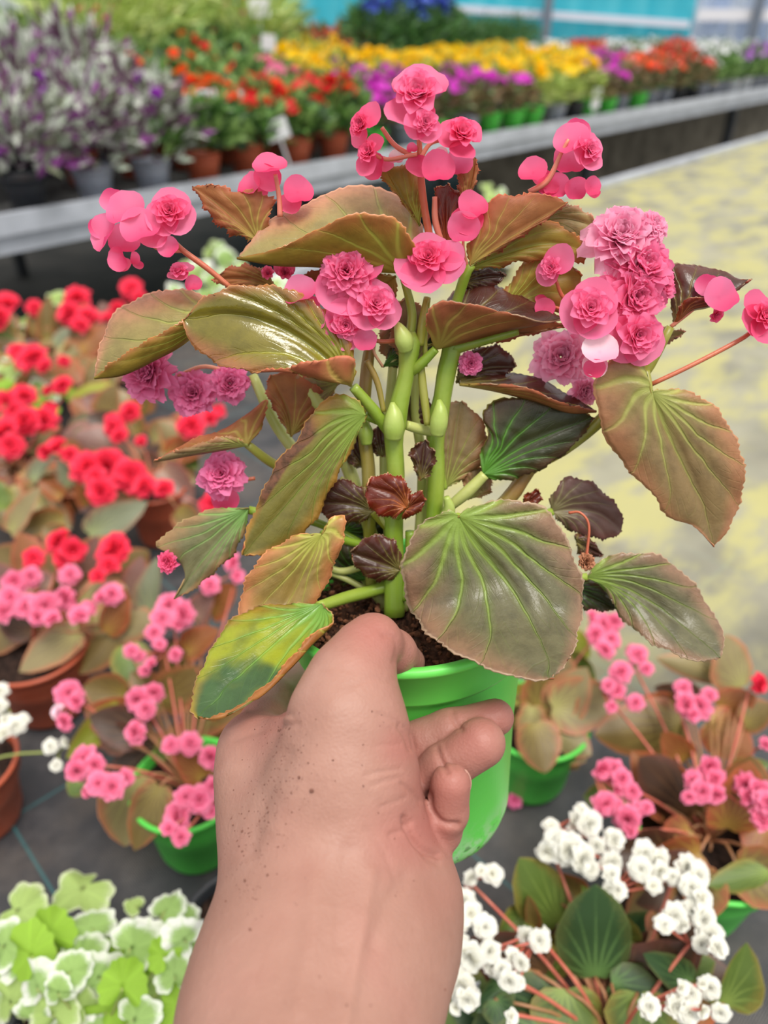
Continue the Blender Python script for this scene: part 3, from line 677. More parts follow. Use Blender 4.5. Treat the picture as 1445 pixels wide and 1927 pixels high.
H(J=(780,690), M=[(770,620)], T=(762,560), L=[(735,650),(740,590)], R=[(805,650),(808,590)], mats=m2('brown','darkred'), off=1.0, seed=39)
H(J=(720,690), M=[(760,670)], T=(830,640), L=[(740,650),(790,625)], R=[(750,690),(800,670)], mats=m2('dark','darkred'), off=1.4, seed=40)
H(J=(690,880), M=[(670,850)], T=(655,815), L=[(660,875),(640,840)], R=[(695,850),(680,820)], mats=m2('darkred','red'), off=1.2, seed=41, wave=.003)
H(J=(720,860), M=[(715,830)], T=(712,800), L=[(700,850),(695,820)], R=[(735,850),(730,815)], mats=m2('darkred','red'), off=1.2, seed=42, wave=.003)
H(J=(770,800), M=[(775,760)], T=(800,740), L=[(755,770),(775,740)], R=[(800,800),(815,770)], mats=m2('darkred','red'), off=1.6, seed=43)
H(J=(690,1090), M=[(640,1060)], T=(600,1010), L=[(640,1100),(590,1060)], R=[(690,1050),(640,1010)], mats=m2('dark','darkred'), off=1.3, seed=44)
H(J=(880,940), M=[(900,915)], T=(905,880), L=[(870,910),(880,880)], R=[(920,930),(925,900)], mats=m2('brown','under'), off=1.2, seed=45)
H(J=(640,720), M=[(600,735)], T=(540,740), L=[(600,700),(560,705)], R=[(610,760),(560,770)], mats=m2('brown','under'), off=1.9, seed=46)
H(J=(985,950), M=[(1000,940)], T=(1018,928), L=[(985,935),(1005,922)], R=[(1000,955),(1018,945)], mats=m2('red','red'), off=.8, seed=47, nu=24, wave=.002)
H(J=(640,1000), M=[(700,1010)], T=(745,990), L=[(660,975),(710,970)], R=[(670,1040),(720,1040)], mats=m2('dark','darkred'), off=1.6, seed=48)
H(J=(1165,650), M=[(1200,640)], T=(1290,625), L=[(1180,630),(1240,615)], R=[(1200,665),(1250,650)], mats=m2('pinktop','purple'), off=1.1, seed=49)
H(J=(740,560), M=[(760,620)], T=(745,690), L=[(720,600),(715,660)], R=[(800,610),(790,670)], mats=m2('brown','darkred'), off=1.5, seed=50)
# ---- flowers
FMESH = {}
for i, m in enumerate(MP):
    FMESH['rose', i] = [fmesh('rosette', rose_core(s+i*7), m) for s in range(3)]
    FMESH['pom', i] = [fmesh('ruffled_petals', pompom(s+i*5), m) for s in range(3)]
    FMESH['disc', i] = [fmesh('petal', disc_petal(s), m) for s in range(3)]
    FMESH['bud', i] = [fmesh('flower_bud', bud_mesh(), m)]
fr = random.Random(11)
def flower(kind, x, y, r, m=0, f=(0, 0), off=0.0, backs=(), bm=None):
    """a bloom: rosette or pompom (or bare shell petals) with round outer petals around it: backs = (angle deg, shift, size, lean)"""
    d = D0(y)+off*.01; c = P(x, y, d); R_ = r*d/FPX; q = facing(*f, fr.uniform(0, 6)); q0 = facing(*f)
    bm = m if bm is None else bm
    o = link('flower', fr.choice(FMESH[kind, m]), plant, c-plant.location, q, R_)
    qi = q.inverted()
    for (an, sh, sz, ln) in backs:
        a = D(an); dirn = q0 @ Vector((math.cos(a), math.sin(a), 0)); n = q0 @ Vector((0, 0, 1))
        pq = q0 @ Quaternion((0, 0, 1), a-math.pi/2) @ Quaternion((1, 0, 0), D(ln))
        loc = qi @ (dirn*sh+n*(-.25)); 
        link('petal', fr.choice(FMESH['disc', bm]), o, loc, qi @ pq, sz)
    return o
def shell(x1, y1, r1, x2=None, y2=None, r2=None, m=0, f=(0, 0), off=0.0, spin=0.0):
    d = D0(y1)+off*.01; q = facing(*f) @ Quaternion((0, 0, 1), spin)
    o = link('flower', fr.choice(FMESH['disc', m]), plant, P(x1, y1, d)-plant.location, q, r1*d/FPX)
    if x2 is not None:
        q2 = facing(-f[0]*.6, -f[1]*.6+.2) @ Quaternion((0, 0, 1), spin+2.5)
        v = P(x2, y2, d+.004)-P(x1, y1, d)
        link('petal', fr.choice(FMESH['disc', m]), o, (q.inverted() @ v)/(r1*d/FPX), q.inverted() @ q2, r2/r1)
    return o
B2 = ((90, .5, .95, -12), (200, .45, .85, -12), (320, .45, .85, -12)); B1 = ((90, .45, 1.0, -20),)
# top cluster
flower('rose', 786, 182, 50, 0, (-.1, .15), -.4, ((88, .40, 1.05, -25), (250, .75, .95, 15)))
flower('rose', 800, 233, 27, 0, (.1, -.1), -1.0, ((180, .5, 1.0, -10), (300, .5, .9, 0)))
flower('rose', 682, 236, 27, 1, (-.8, -.1), -.2, ((60, .7, .95, -20), (250, .5, .9, -20)))
flower('rose', 696, 288, 26, 1, (-.7, .1), -.3, ((100, .4, 1.0, -20), (270, .7, .95, -10)))
flower('rose', 866, 256, 36, 1, (.25, .25), -.3, ((30, .65, .8, -15), (265, .85, .7, 10), (150, .3, .9, -20)))
shell(823, 318, 31, 788, 317, 25, 1, (.1, -.1), -.6); shell(706, 315, 24, 722, 312, 18, 1, (-.4, -.2), .1, 1.5); shell(862, 305, 26, None, None, None, 0, (.3, -.4), .2)
shell(745, 298, 14, m=4, off=.3); shell(775, 280, 10, m=1); shell(640+190, 290, 12, m=4, off=.2)
# left cluster
flower('rose', 320, 400, 34, 1, (.1, .05), -.4, ((80, .35, 1.05, -14), (210, .4, 1.0, -14), (330, .4, 1.0, -14)), 0)
shell(240, 400, 38, 215, 380, 25, 0, (-.2, .3), 0, .4); shell(202, 440, 36, 190, 430, 24, 0, (-.7, .1), .2, 1.2); shell(266, 432, 37, 290, 445, 28, 0, (0, .2), -.6, .3)
shell(226, 488, 22, 232, 500, 16, 1, (-.3, -.3), 0, 2); shell(317, 466, 20, 308, 455, 14, 0, (.2, -.1), -.4, .7); shell(257, 487, 13, 260, 500, 10, 1, (-.6, -.2), .1); shell(236, 455, 30, m=0, off=.4)
flower('rose', 338, 512, 20, 0, (-.1, .5), .3, ((80, .4, 1.1, -30), (260, .4, 1.0, 10))); shell(365, 535, 16, m=1, off=.5)
# small cluster behind the copper leaf
shell(508, 318, 32, 505, 335, 26, 1, (0, .7), .4, .2); shell(560, 362, 28, 548, 385, 24, 1, (.3, 0), .6); shell(472, 352, 25, 486, 360, 18, 1, (-.5, .3), .8)
# centre left
flower('pom', 652, 512, 56, 0, (0, -.05), -.9, ((60, .52, .95, -18), (262, .55, .95, 0)), 0)
flower('rose', 706, 574, 40, 0, (.25, .1), -1.2, ((75, .35, .9, -14), (200, .4, .95, -14), (320, .4, .9, -10)))
shell(566, 552, 32, 580, 576, 22, 0, (-.3, .3), -1.0, .4); flower('rose', 650, 612, 30, 0, (.1, -.35), -1.2, ((95, .35, 1.2, -20), (260, .4, 1.15, -5)))
shell(686, 640, 22, m=0, f=(.2, -.3), off=-1.2); flower('rose', 588, 607, 17, 0, (-.7, -.2), -1.0, ((45, .6, 1.2, -15), (230, .4, 1.0, -15)))
# centre
flower('rose', 806, 487, 38, 1, (-.15, .15), -1.0, ((100, .3, 1.05, -14), (215, .75, 1.05, 0), (260, .95, 1.1, 8), (340, 1.1, .85, 0), (15, 1.0, .8, -5)), 0)
shell(887, 392, 30, 880, 418, 31, 1, (.3, .2), -.4, .3); shell(872, 428, 30, m=0, f=(-.1, -.4), off=-.6)
# top right
flower('rose', 1108, 285, 24, 0, (.35, .0), -.2, ((60, .4, 1.1, -14), (180, .4, 1.0, -10), (280, .6, 1.0, 0)))
shell(1076, 268, 33, 1085, 250, 26, 0, (-.3, .2), 0, .5); shell(1070, 300, 32, m=0, f=(.1, -.2), off=.3); shell(1003, 325, 27, 1018, 338, 22, 1, (-.4, .2), .2); shell(1045, 350, 24, m=1, f=(0, -.4), off=.3)
shell(1112, 352, 19, 1118, 365, 12, 1, (.5, -.2), 0); shell(1082, 355, 22, m=1, f=(.2, -.5), off=.2); shell(1030, 352, 20, m=1, off=.4)
# right cluster
flower('pom', 1168, 452, 78, 2, (-.15, .3), .2, (), 2); flower('pom', 1205, 505, 72, 0, (.25, .1), -.2); flower('pom', 1190, 560, 70, 0, (.2, -.2), -.5, ((180, .7, .6, -20),), 0); flower('pom', 1225, 430, 40, 2, (.5, .4), .3); flower('pom',1235,540,45,0,(.6,0),-.1)
flower('rose', 1110, 583, 44, 0, (-.1, .05), -1.6, ((70, .45, .95, -14), (190, .3, .95, -14), (310, .3, .95, -14)))
flower('rose', 1197, 632, 48, 0, (.15, -.2), -1.4, ((80, .3, .9, -20), (200, .35, .9, -10), (320, .35, .9, -10)))
shell(1128, 662, 34, 1118, 688, 24, 4, (0, .3), -1.8, .2); shell(1118, 692, 20, m=1, f=(-.2, -.5), off=-1.9)
flower('rose', 1038, 505, 24, 0, (-.6, -.1), 0, ((60, .8, 1.2, -10), (240, .4, 1.0, -10))); shell(1024, 580, 19, 1018, 566, 12, 1, (0, -.2), 0)
flower('pom', 1055, 672, 62, 2, (-.2, 0), 1.2, (), 2); flower('pom', 1098, 735, 34, 2, (.3, -.4), 1.2)
shell(1352, 560, 36, 1330, 540, 24, 0, (.2, .2), -.5, .5); flower('rose', 1345, 592, 17, 1, (.3, -.6), -.3)
flower('rose', 1432, 595, 30, 1, (.35, .1), 0, ((90, .5, 1.15, -14), (200, .5, 1.0, -14), (270, .9, 1.1, 5)), 1)
# low, behind and faded ones
flower('pom', 886, 684, 26, 3, (0, -.3), .4); flower('rose', 536, 514, 18, 1, (.2, .1), .7, ((90, .4, 1.1, -14),)); flower('rose', 505, 515, 15, 1, (-.2, .1), .9)
flower('pom', 418, 893, 50, 3, (0, .1), 1.2); shell(425, 938, 26, m=1, f=(0, -.3), off=1.6)
flower('pom', 283, 705, 62, 3, (-.3, .2), 2.6, (), 3); flower('pom', 365, 740, 50, 3, (0, 0), 2.6); flower('pom', 432, 722, 42, 3, (.3, -.1), 2.6)
flower('pom', 316, 1058, 24, 1, (-.4, 0), -.4)['label'] = 'withered crimson bloom stuck to a leaf'
wm = petal_mat('withered_petal', (120, 66, 40), (178, 120, 88), .1)
wv = link('withered_flower', fmesh('withered_flower', pompom(77), wm), plant, P(1103, 1057, D0(1057)-.02)-plant.location, facing(.2, .2), .0046)
stem([(1103,1050,3,-1.9),(1108,990,2.5,-1.6),(1092,965,2.5,-1.4),(1070,965,3,-1.2)], MPEDR, 'dried_stalk', n=6)
stem([(720,690,3,-.6),(703,660,3,-.8),(708,630,3,-.8)], stemmat('dry_stalk', (150, 110, 84), (176, 130, 100)), 'dried_stalk', n=6)
# ================================================================ THE HAND AND FOREARM (one continuous surface from blended tapering capsules)
def hand():
    h = .0009
    lo = np.array((-.125, -.345, -.47)); hi = np.array((.075, -.035, -.125))
    n = np.ceil((hi-lo)/h).astype(int)+1
    X = (lo[0]+h*np.arange(n[0])).astype(np.float32)[:, None, None]; Y = (lo[1]+h*np.arange(n[1])).astype(np.float32)[None, :, None]; Z = (lo[2]+h*np.arange(n[2])).astype(np.float32)[None, None, :]
    def pt(x, y, d, r): v = camv(x, y, d); return v, r*d/FPX
    BIG = np.float32(.05)
    def cap(a, b_):
        (A, ra), (B, rb) = pt(*a), pt(*b_)
        f = np.full(tuple(n), BIG, dtype=np.float32)
        mg = max(ra, rb)+.028
        i0 = np.clip(np.floor((np.minimum(A, B)-mg-lo)/h).astype(int), 0, n-1); i1 = np.clip(np.ceil((np.maximum(A, B)+mg-lo)/h).astype(int)+1, 1, n)
        sl_ = tuple(slice(a_, b__) for a_, b__ in zip(i0, i1))
        x, y, z = X[sl_[0]], Y[:, sl_[1]], Z[:, :, sl_[2]]
        BA = (B-A).astype(np.float32); L2 = float(BA @ BA)
        px, py, pz = x-A[0], y-A[1], z-A[2]
        t = np.clip((px*BA[0]+py*BA[1]+pz*BA[2])/L2, 0, 1).astype(np.float32)
        dd = np.sqrt((px-t*BA[0])**2+(py-t*BA[1])**2+(pz-t*BA[2])**2)-(ra+(rb-ra)*t)
        f[sl_] = np.minimum(dd, BIG); return f
    def smin(a, b_, k):
        hh = np.maximum(k-np.abs(a-b_), 0)/k
        return np.minimum(a, b_)-hh*hh*k*.25
    def chain(pts, k=.004):
        f = None
        for a, b_ in zip(pts[:-1], pts[1:]):
            c = cap(a, b_); f = c if f is None else smin(f, c, k)
        return f
    # forearm and wrist: three parallel columns give an oval section
    body = chain([(560, 2600, .17, 300), (560, 2250, .205, 240), (575, 1935, .245, 203), (610, 1780, .262, 168), (628, 1680, .275, 138), (620, 1600, .285, 132)], .02)
    body = smin(body, chain([(530, 2050, .235, 160), (545, 1850, .258, 128), (560, 1700, .28, 98), (530, 1560, .294, 82)], .02), .02)
    body = smin(body, chain([(675, 1950, .25, 105), (722, 1780, .268, 100), (735, 1690, .285, 92)], .02), .02)
    # heel of the hand and little-finger side
    body = smin(body, chain([(765, 1790, .282, 72), (755, 1700, .29, 84), (735, 1620, .296, 70), (712, 1520, .300, 50)], .015), .018)
    # back of the hand at the left, towards the index knuckle
    body = smin(body, chain([(560, 1650, .292, 92), (515, 1540, .305, 78), (487, 1450, .312, 66), (478, 1400, .318, 52)], .015), .018)
    # thumb ball
    body = smin(body, chain([(640, 1600, .280, 124), (640, 1470, .280, 112), (650, 1370, .281, 92)], .015), .018)
    body = smin(body, chain([(690, 1380, .283, 56), (698, 1460, .283, 62), (704, 1540, .285, 62), (706, 1600, .287, 60)], .01), .012)
    thumb = chain([(650, 1430, .279, 98), (650, 1330, .281, 84), (662, 1272, .286, 72), (690, 1222, .293, 54), (704, 1205, .296, 47)], .006)
    thumb = smin(thumb, chain([(704, 1205, .296, 46), (742, 1226, .309, 38), (770, 1246, .319, 30)], .004), .0035)
    body = smin(body, thumb, .014)
    # index finger: leaves the knuckle at the left and passes behind the pot
    idx = chain([(480, 1410, .318, 54), (498, 1368, .335, 46), (518, 1325, .362, 42), (560, 1290, .405, 42), (640, 1300, .437, 40), (740, 1320, .443, 36)], .006)
    body = smin(body, idx, .009)
    web = chain([(490, 1400, .312, 40), (560, 1395, .300, 46), (610, 1400, .292, 50)], .01)
    body = smin(body, web, .010)
    # middle, ring and little finger, palm side towards the camera
    mid = chain([(690, 1440, .318, 46), (745, 1416, .316, 46), (846, 1379, .314, 44), (858, 1375, .314, 41), (932, 1350, .314, 35)], .002)
    ring = chain([(700, 1550, .312, 46), (770, 1500, .306, 45), (836, 1446, .302, 46), (846, 1439, .302, 43), (904, 1398, .301, 47)], .002)
    little = chain([(720, 1620, .304, 50), (785, 1596, .300, 42), (826, 1562, .295, 42), (842, 1528, .289, 39), (848, 1474, .285, 38)], .002)
    fing = np.minimum(mid, np.minimum(ring, little)); del mid, ring, little
    f = smin(body, fing, .0028)
    # ---- surface nets
    s = f < 0
    cs = [s[:-1, :-1, :-1], s[1:, :-1, :-1], s[:-1, 1:, :-1], s[:-1, :-1, 1:], s[1:, 1:, :-1], s[1:, :-1, 1:], s[:-1, 1:, 1:], s[1:, 1:, 1:]]
    cnt = sum(c.astype(np.int8) for c in cs); act = (cnt > 0) & (cnt < 8)
    idx_ = np.full(act.shape, -1, dtype=np.int32); ii = np.argwhere(act); idx_[act] = np.arange(len(ii))
    acc = np.zeros((len(ii), 3)); num = np.zeros(len(ii))
    corners = [(0,0,0),(1,0,0),(0,1,0),(0,0,1),(1,1,0),(1,0,1),(0,1,1),(1,1,1)]
    for a in range(8):
        for b_ in range(a+1, 8):
            ca, cb = np.array(corners[a]), np.array(corners[b_])
            if np.abs(ca-cb).sum() != 1: continue
            fa = f[tuple((ii+ca).T)]; fb_ = f[tuple((ii+cb).T)]; cr_ = (fa < 0) != (fb_ < 0)
            t = np.where(cr_, fa/(fa-fb_+1e-20), 0)
            p = ca+(cb-ca)*t[:, None]; acc += np.where(cr_[:, None], p, 0); num += cr_
    pv = lo+h*(ii+acc/num[:, None])
    F = []
    for ax in range(3):
        o1, o2 = [(1, 2), (2, 0), (0, 1)][ax]
        a = s; sh = [slice(None)]*3; sh[ax] = slice(1, None); sl0 = [slice(None)]*3; sl0[ax] = slice(0, -1)
        e = s[tuple(sl0)] != s[tuple(sh)]
        q = np.argwhere(e); q = q[(q[:, o1] > 0) & (q[:, o2] > 0) & (q[:, o1] < n[o1]-1) & (q[:, o2] < n[o2]-1)]
        d1 = np.zeros(3, int); d1[o1] = 1; d2 = np.zeros(3, int); d2[o2] = 1
        v = [idx_[tuple((q-a_).T)] for a_ in (0*d1, d1, d1+d2, d2)]
        ins = s[tuple(q.T)]
        Q = np.stack(v, 1); Q[~ins] = Q[~ins][:, ::-1]; F.append(Q)
    F = np.vstack(F); F = F[(F >= 0).all(1)]
    # light smoothing
    for it in range(2):
        A_ = np.zeros_like(pv); N_ = np.zeros(len(pv))
        for k in range(4):
            np.add.at(A_, F[:, k], pv[F[:, (k+1) % 4]]); np.add.at(A_, F[:, (k+1) % 4], pv[F[:, k]]); np.add.at(N_, F[:, k], 1); np.add.at(N_, F[:, (k+1) % 4], 1)
        pv = pv*.5+.5*A_/np.maximum(N_, 1)[:, None]
    # normals
    fn = np.cross(pv[F[:, 2]]-pv[F[:, 0]], pv[F[:, 3]]-pv[F[:, 1]]); N = np.zeros_like(pv)
    for k in range(4): np.add.at(N, F[:, k], fn)
    N /= np.linalg.norm(N, axis=1)[:, None]+1e-12
    if ((pv-pv.mean(0))*N).sum() < 0: N = -N; F = F[:, ::-1]
    # creases and tendons: grooves pressed in (negative) or ridges raised along lines
    sx_ = CX+FPX*pv[:, 0]/-pv[:, 2]; sy_ = CY-FPX*pv[:, 1]/-pv[:, 2]
    front = (N @ np.array((0, 0, 1.)) > .05) | (N[:, 1] > .6)
    disp = np.zeros(len(pv))
    def groove(pts, amp, wd, zmin=0, zmax=1):
        c = catmull(np.array(pts, float), 40)[:, :2]; dm = np.full(len(pv), 1e9)
        for a_, b_ in zip(c[:-1], c[1:]):
            ab = b_-a_; t = np.clip(((sx_-a_[0])*ab[0]+(sy_-a_[1])*ab[1])/(ab @ ab+1e-9), 0, 1)
            dm = np.minimum(dm, np.hypot(sx_-a_[0]-t*ab[0], sy_-a_[1]-t*ab[1]))
        m = front & (-pv[:, 2] > zmin) & (-pv[:, 2] < zmax)
        disp[m] += amp*np.exp(-(dm[m]/wd)**2)
    for g in [  # finger joints
        ([(851, 1340), (858, 1360), (868, 1372)], -.0009, 5), ([(752, 1368), (764, 1388), (772, 1410)], -.0010, 5), ([(762, 1366), (774, 1386), (780, 1408)], -.0006, 4), ([(822, 1408), (830, 1432), (842, 1452)], -.0011, 5), ([(836,1402),(846,1425),(858,1445)], -.0003, 4),
        ([(806, 1495), (811, 1525), (832, 1549), (862, 1553)], -.0018, 6), ([(762, 1540), (778, 1578), (800, 1600), (824, 1610)], -.0016, 6), ([(757, 1475), (775, 1492), (790, 1508)], -.0007, 5), ([(760,1550),(800,1610),(825,1625)], -.0006, 6),
        # thumb
        ([(665, 1290), (700, 1275), (735, 1282)], -.0003, 6), ([(722, 1195), (742, 1200), (748, 1222), (742, 1245)], -.0006, 6), ([(690,1195),(715,1183),(735,1186)], -.0002, 4), ([(600,1260),(625,1252),(660,1262)], -.0002, 5),
        ([(712, 1345), (735, 1352), (752, 1362)], -.0004, 5), ([(690,1458),(720,1452),(752,1446)], -.0004, 4), ([(700, 1478), (735, 1466), (756, 1462)], -.0004, 4), ([(715,1520),(745,1508),(764,1500)], -.0004, 4), ([(705,1405),(730,1402),(754,1398)], -.0002, 4),
        ([(735, 1570), (762, 1560), (775, 1545)], -.0006, 5), ([(690,1560),(720,1600),(742,1650)], -.0003, 7),
        # web folds
        ([(430, 1375), (480, 1352), (545, 1352)], .0006, 7), ([(440, 1392), (500, 1372), (560, 1362)], -.0006, 6), ([(470,1335),(510,1342),(548,1346)], -.0006, 6),
        # tendon and vein ridges at the wrist
        ([(650, 1927), (672, 1800), (690, 1700), (700, 1640)], .0009, 14), ([(560, 1900), (585, 1760), (590, 1660)], .0008, 20), ([(700, 1780), (730, 1700), (760, 1650)], -.0007, 14), ([(640, 1780), (640, 1680), (655, 1600)], -.0006, 16),
        ([(520, 1560), (560, 1480), (600, 1400), (625,1330)], .0007, 22), ([(470, 1600), (500, 1500), (540, 1420)], -.0009, 16)]:
        groove(*g)
    pv = pv+N*disp[:, None]
    return pv, N, F
hv, hn, hf = hand()
hw = hv @ CR.T + CT; hnw = hn @ CR.T
def skin():
    b = NB('skin'); n1 = b.noise(28, 4, .55); n2 = b.noise(120, 4, .6)
    base = b.mix(b.ss(n1, .3, .7), lin((155, 114, 100)), lin((167, 126, 112)))
    base = b.mix(b.math('MULTIPLY', b.ss(b.noise(16, 3), .45, .7), .45), base, lin((158, 101, 92)))
    base = b.mix(b.math('MULTIPLY', b.ss(n2, .5, .8), .25), base, lin((142, 98, 84)))
    # redder on fingertips and joints
    at = b.n('ShaderNodeAttribute', attribute_name='flush'); base = b.mix(at.outputs['Fac'], base, lin((168, 92, 86)))
    b.l(base, b.b.inputs['Base Color']); b.b.inputs['Roughness'].default_value = .5; b.b.inputs['Specular IOR Level'].default_value = .35
    b.b.inputs['Subsurface Weight'].default_value = .2; b.b.inputs['Subsurface Radius'].default_value = (.004, .0025, .0015); b.b.inputs['Subsurface Scale'].default_value = 1.0
    vo = b.n('ShaderNodeTexVoronoi'); vo.inputs['Scale'].default_value = 850; b.l(b.n('ShaderNodeTexCoord').outputs['Object'], vo.inputs['Vector'])
    b.bump(b.math('ADD', b.math('MULTIPLY', vo.outputs['Distance'], .5), b.math('ADD', b.noise(300, 4, .6), b.math('MULTIPLY', b.noise(90, 3), 1.2))), .35, .0006)
    return b.m
ploc = P(600, 1927, .25)
person = root('person', 'bare left forearm and hand holding the green pot, thumb over its rim, skin soil-dusted', 'person', ploc)
hm = mesh('arm_and_hand', hw-np.array(ploc), [tuple(q) for q in hf.tolist()], skin())
fa = hm.attributes.new('flush', 'FLOAT', 'POINT')
hx = CX+FPX*hv[:, 0]/-hv[:, 2]; hy = CY-FPX*hv[:, 1]/-hv[:, 2]
fl_ = np.zeros(len(hv))
for cx_, cy_, r_, a_ in [(900, 1400, 75, .35), (846, 1490, 70, .5), (935, 1348, 55, .45), (800, 1560, 70, .55), (790, 1480, 60, .35), (710, 1190, 70, .45), (760, 1240, 45, .2), (760, 1410, 45, .4), (470, 1330, 60, .3), (830, 1680, 60, .2)]:
    fl_ = np.maximum(fl_, a_*np.exp(-(((hx-cx_)**2+(hy-cy_)**2)/r_**2)))
fa.data.foreach_set('value', fl_.astype(np.float32))
link('arm_and_hand', hm, person)
nv_, nf_ = [], []
for i in range(9):
    t = i/8; yy = 1448+42*t; xx = 848+38*math.sin(math.acos(max(-1, min(1, (1474-yy)/38))))*1.0
    for k, (dx, dd) in enumerate(((-2.5, -.0020), (1.5, .0005), (1.0, .0035))):
        nv_.append(P(xx+dx, yy, .2852+dd))
for i in range(8):
    for k in range(2): a = i*3+k; nf_.append((a, a+1, a+4, a+3))
nl = wpart('fingernail', nv_, nf_, simple('fingernail', (226, 176, 160), .25, .6), person)
# nail edge of the little finger and soil grains stuck to the skin
rng = random.Random(5); parts = []
cand = np.where((hn[:, 2] > .15) & (hx > 415) & (hx < 860) & (hy > 1330) & (hy < 1900))[0]
cx_, cy_ = hx[cand], hy[cand]
wgt = np.exp(-(((cx_-(525-.17*(cy_-1500)))/55)**2)-((cy_-1480)/125)**2)+.9*np.exp(-(((cx_-470)/26)**2)-((cy_-1640)/75)**2)+.02
pick = np.random.RandomState(4).choice(cand, 420, replace=False, p=wgt/wgt.sum())
for i in pick:
    c = hw[i]+hnw[i]*.00005-np.array(ploc); sz = abs(rng.gauss(0, .00016))+.00010
    if rng.random() < .06: sz *= 2.0
    parts.append(lump(c, sz, rng))
V, F = merge(parts); sp_ = link('soil_specks', mesh('soil_specks', V, F, simple('soil_specks', (112, 74, 62), .9), smooth=False), person); sp_['kind'] = 'stuff'
# ================================================================ PLANTS ON THE NEAR BENCH
def lo_leaf_mat(name, mid, edge, vein, thin=.2, rough=.35): return leaf_mat(name, mid, edge, vein, mott=.12, bumps=.3, rough=rough, thin=thin, rednear=.55)
BL = {'tan': lo_leaf_mat('bed_leaf_tan', (150, 136, 96), (186, 122, 88), (164, 158, 96)), 'brown': lo_leaf_mat('bed_leaf_brown', (120, 100, 56), (166, 102, 66), (140, 124, 60)),
      'copper': lo_leaf_mat('bed_leaf_copper', (150, 92, 54), (176, 92, 60), (166, 130, 60)), 'green': lo_leaf_mat('bed_leaf_green', (96, 118, 52), (140, 130, 60), (130, 150, 70)),
      'lime': lo_leaf_mat('bed_leaf_lime', (150, 156, 50), (160, 140, 60), (176, 176, 80)), 'dgreen': lo_leaf_mat('bed_leaf_dark_green', (50, 78, 42), (84, 96, 50), (96, 130, 70)),
      'grey': lo_leaf_mat('bed_leaf_grey_green', (132, 138, 112), (150, 120, 96), (150, 160, 110)), 'plum': lo_leaf_mat('bed_leaf_plum', (140, 106, 98), (160, 100, 86), (160, 130, 110)),
      'dark': lo_leaf_mat('bed_leaf_dark', (72, 50, 36), (96, 54, 40), (110, 80, 50)), 'bright': lo_leaf_mat('bed_leaf_bright_green', (70, 130, 30), (90, 130, 40), (110, 160, 60))}
FP = {'red': petal_mat('bed_petal_red', (222, 22, 54), (250, 60, 92), .25), 'pink': petal_mat('bed_petal_pink', (236, 74, 130), (252, 142, 178), .3), 'white': petal_mat('bed_petal_white', (250, 247, 226), (253, 252, 246), .45), 'pale': petal_mat('bed_petal_palepink', (250, 170, 200), (252, 224, 234), .3)}
FL = {k: [fmesh('blossom', pompom(s, True), m) for s in (3, 4, 5)]+[fmesh('blossom', rose_core(s, True), m) for s in (1,)] for k, m in FP.items()}
LT = [(-.05, .22), (.04, .40), (.28, .52), (.6, .43), (.86, .22)]
def canonical_bed_leaf(mat, cup, seed, nu=12, nv=4):
    """unit leaf: junction at the origin, tip at +Y, faces +Z, width 1"""
    l = np.array([(0, 0, 0)]+[(-a, t, 0) for t, a in LT]+[(0, 1, 0)], float); r = l*np.array((-1, 1, 1)); m = np.array([(0, 0, 0), (0, .5, .03), (0, 1, -.06)], float)
    cL, cR, cM = catmull(l, nu+1), catmull(r, nu+1), catmull(m, nu+1)
    V, F, UC, UE = leaf_grid(cM, cL, cR, nu=nu, nv=nv, teeth=.018, seed=seed)
    V = np.array(V); rg = random.Random(seed); ph = rg.random()*6
    V[:, 2] = cup*(np.abs(V[:, 0])**1.6)-.12*V[:, 1]**2+.02*np.sin(V[:, 1]*14+ph)*np.abs(V[:, 0])*2
    nn = np.cross(V[F[3][1]]-V[F[3][0]], V[F[3][2]]-V[F[3][0]])
    if nn[2] < 0: F = [tuple(reversed(q)) for q in F]
    return mesh('leaf', V, F, mat, {'canon': UC, 'edge': UE})
BLM = {k: [canonical_bed_leaf(m, c, i) for i, c in enumerate((.25, .7, -.35))] for k, m in BL.items()}
MSTK = stemmat('bed_stem', (150, 110, 70), (178, 120, 88)); MSTKR = stemmat('bed_stem_red', (186, 92, 76), (206, 120, 100)); MSTKG = stemmat('bed_stem_green', (140, 150, 80), (160, 170, 100))
MNSOIL = simple('bed_pot_soil', (48, 34, 28), .95, .2, 150, .35, .9, 300)
br = random.Random(21)
def bed_leaf(par, pc, bx, by, tx, ty, w_, kind, z=.13, tilt=None, stalk=True):
    d = depth_at(bx, by, BZ+z); B = P(bx, by, d); T_ = P(tx, ty, d-.01+br.uniform(-.015, .01))
    y = (T_-B); L = y.length; y.normalize()
    n = (TOCAM*1.0+Vector((0, 0, 1))*.35+RIGHT*br.uniform(-.35, .35)+UP*br.uniform(-.25, .25)); n = (n-y*n.dot(y)).normalized(); x = y.cross(n)
    q = Matrix((x, y, n)).transposed().to_quaternion()
    o = link('leaf', br.choice(BLM[kind]), par, B-rootloc(par), q, (w_*d/FPX*1.0, L, (L+w_*d/FPX)*.5))
    if stalk:
        md = (B+pc)/2+Vector((0, 0, .015)); V, F = tube([pc, md, B], [.0015, .0014, .0012], 5, 6); wpart('leaf_stalk', V, F, MSTK, par)
def blossom(par, x, y, r, kind, z=.18, name='flower'):
    d = depth_at(x, y, BZ+z); c = P(x, y, d)
    return link(name, br.choice(FL[kind]), par, c-rootloc(par), facing(br.uniform(-.6, .6), br.uniform(-.2, .9), br.uniform(0, 6)), r*(1.3 if kind == 'white' else 1.12)*d/FPX)
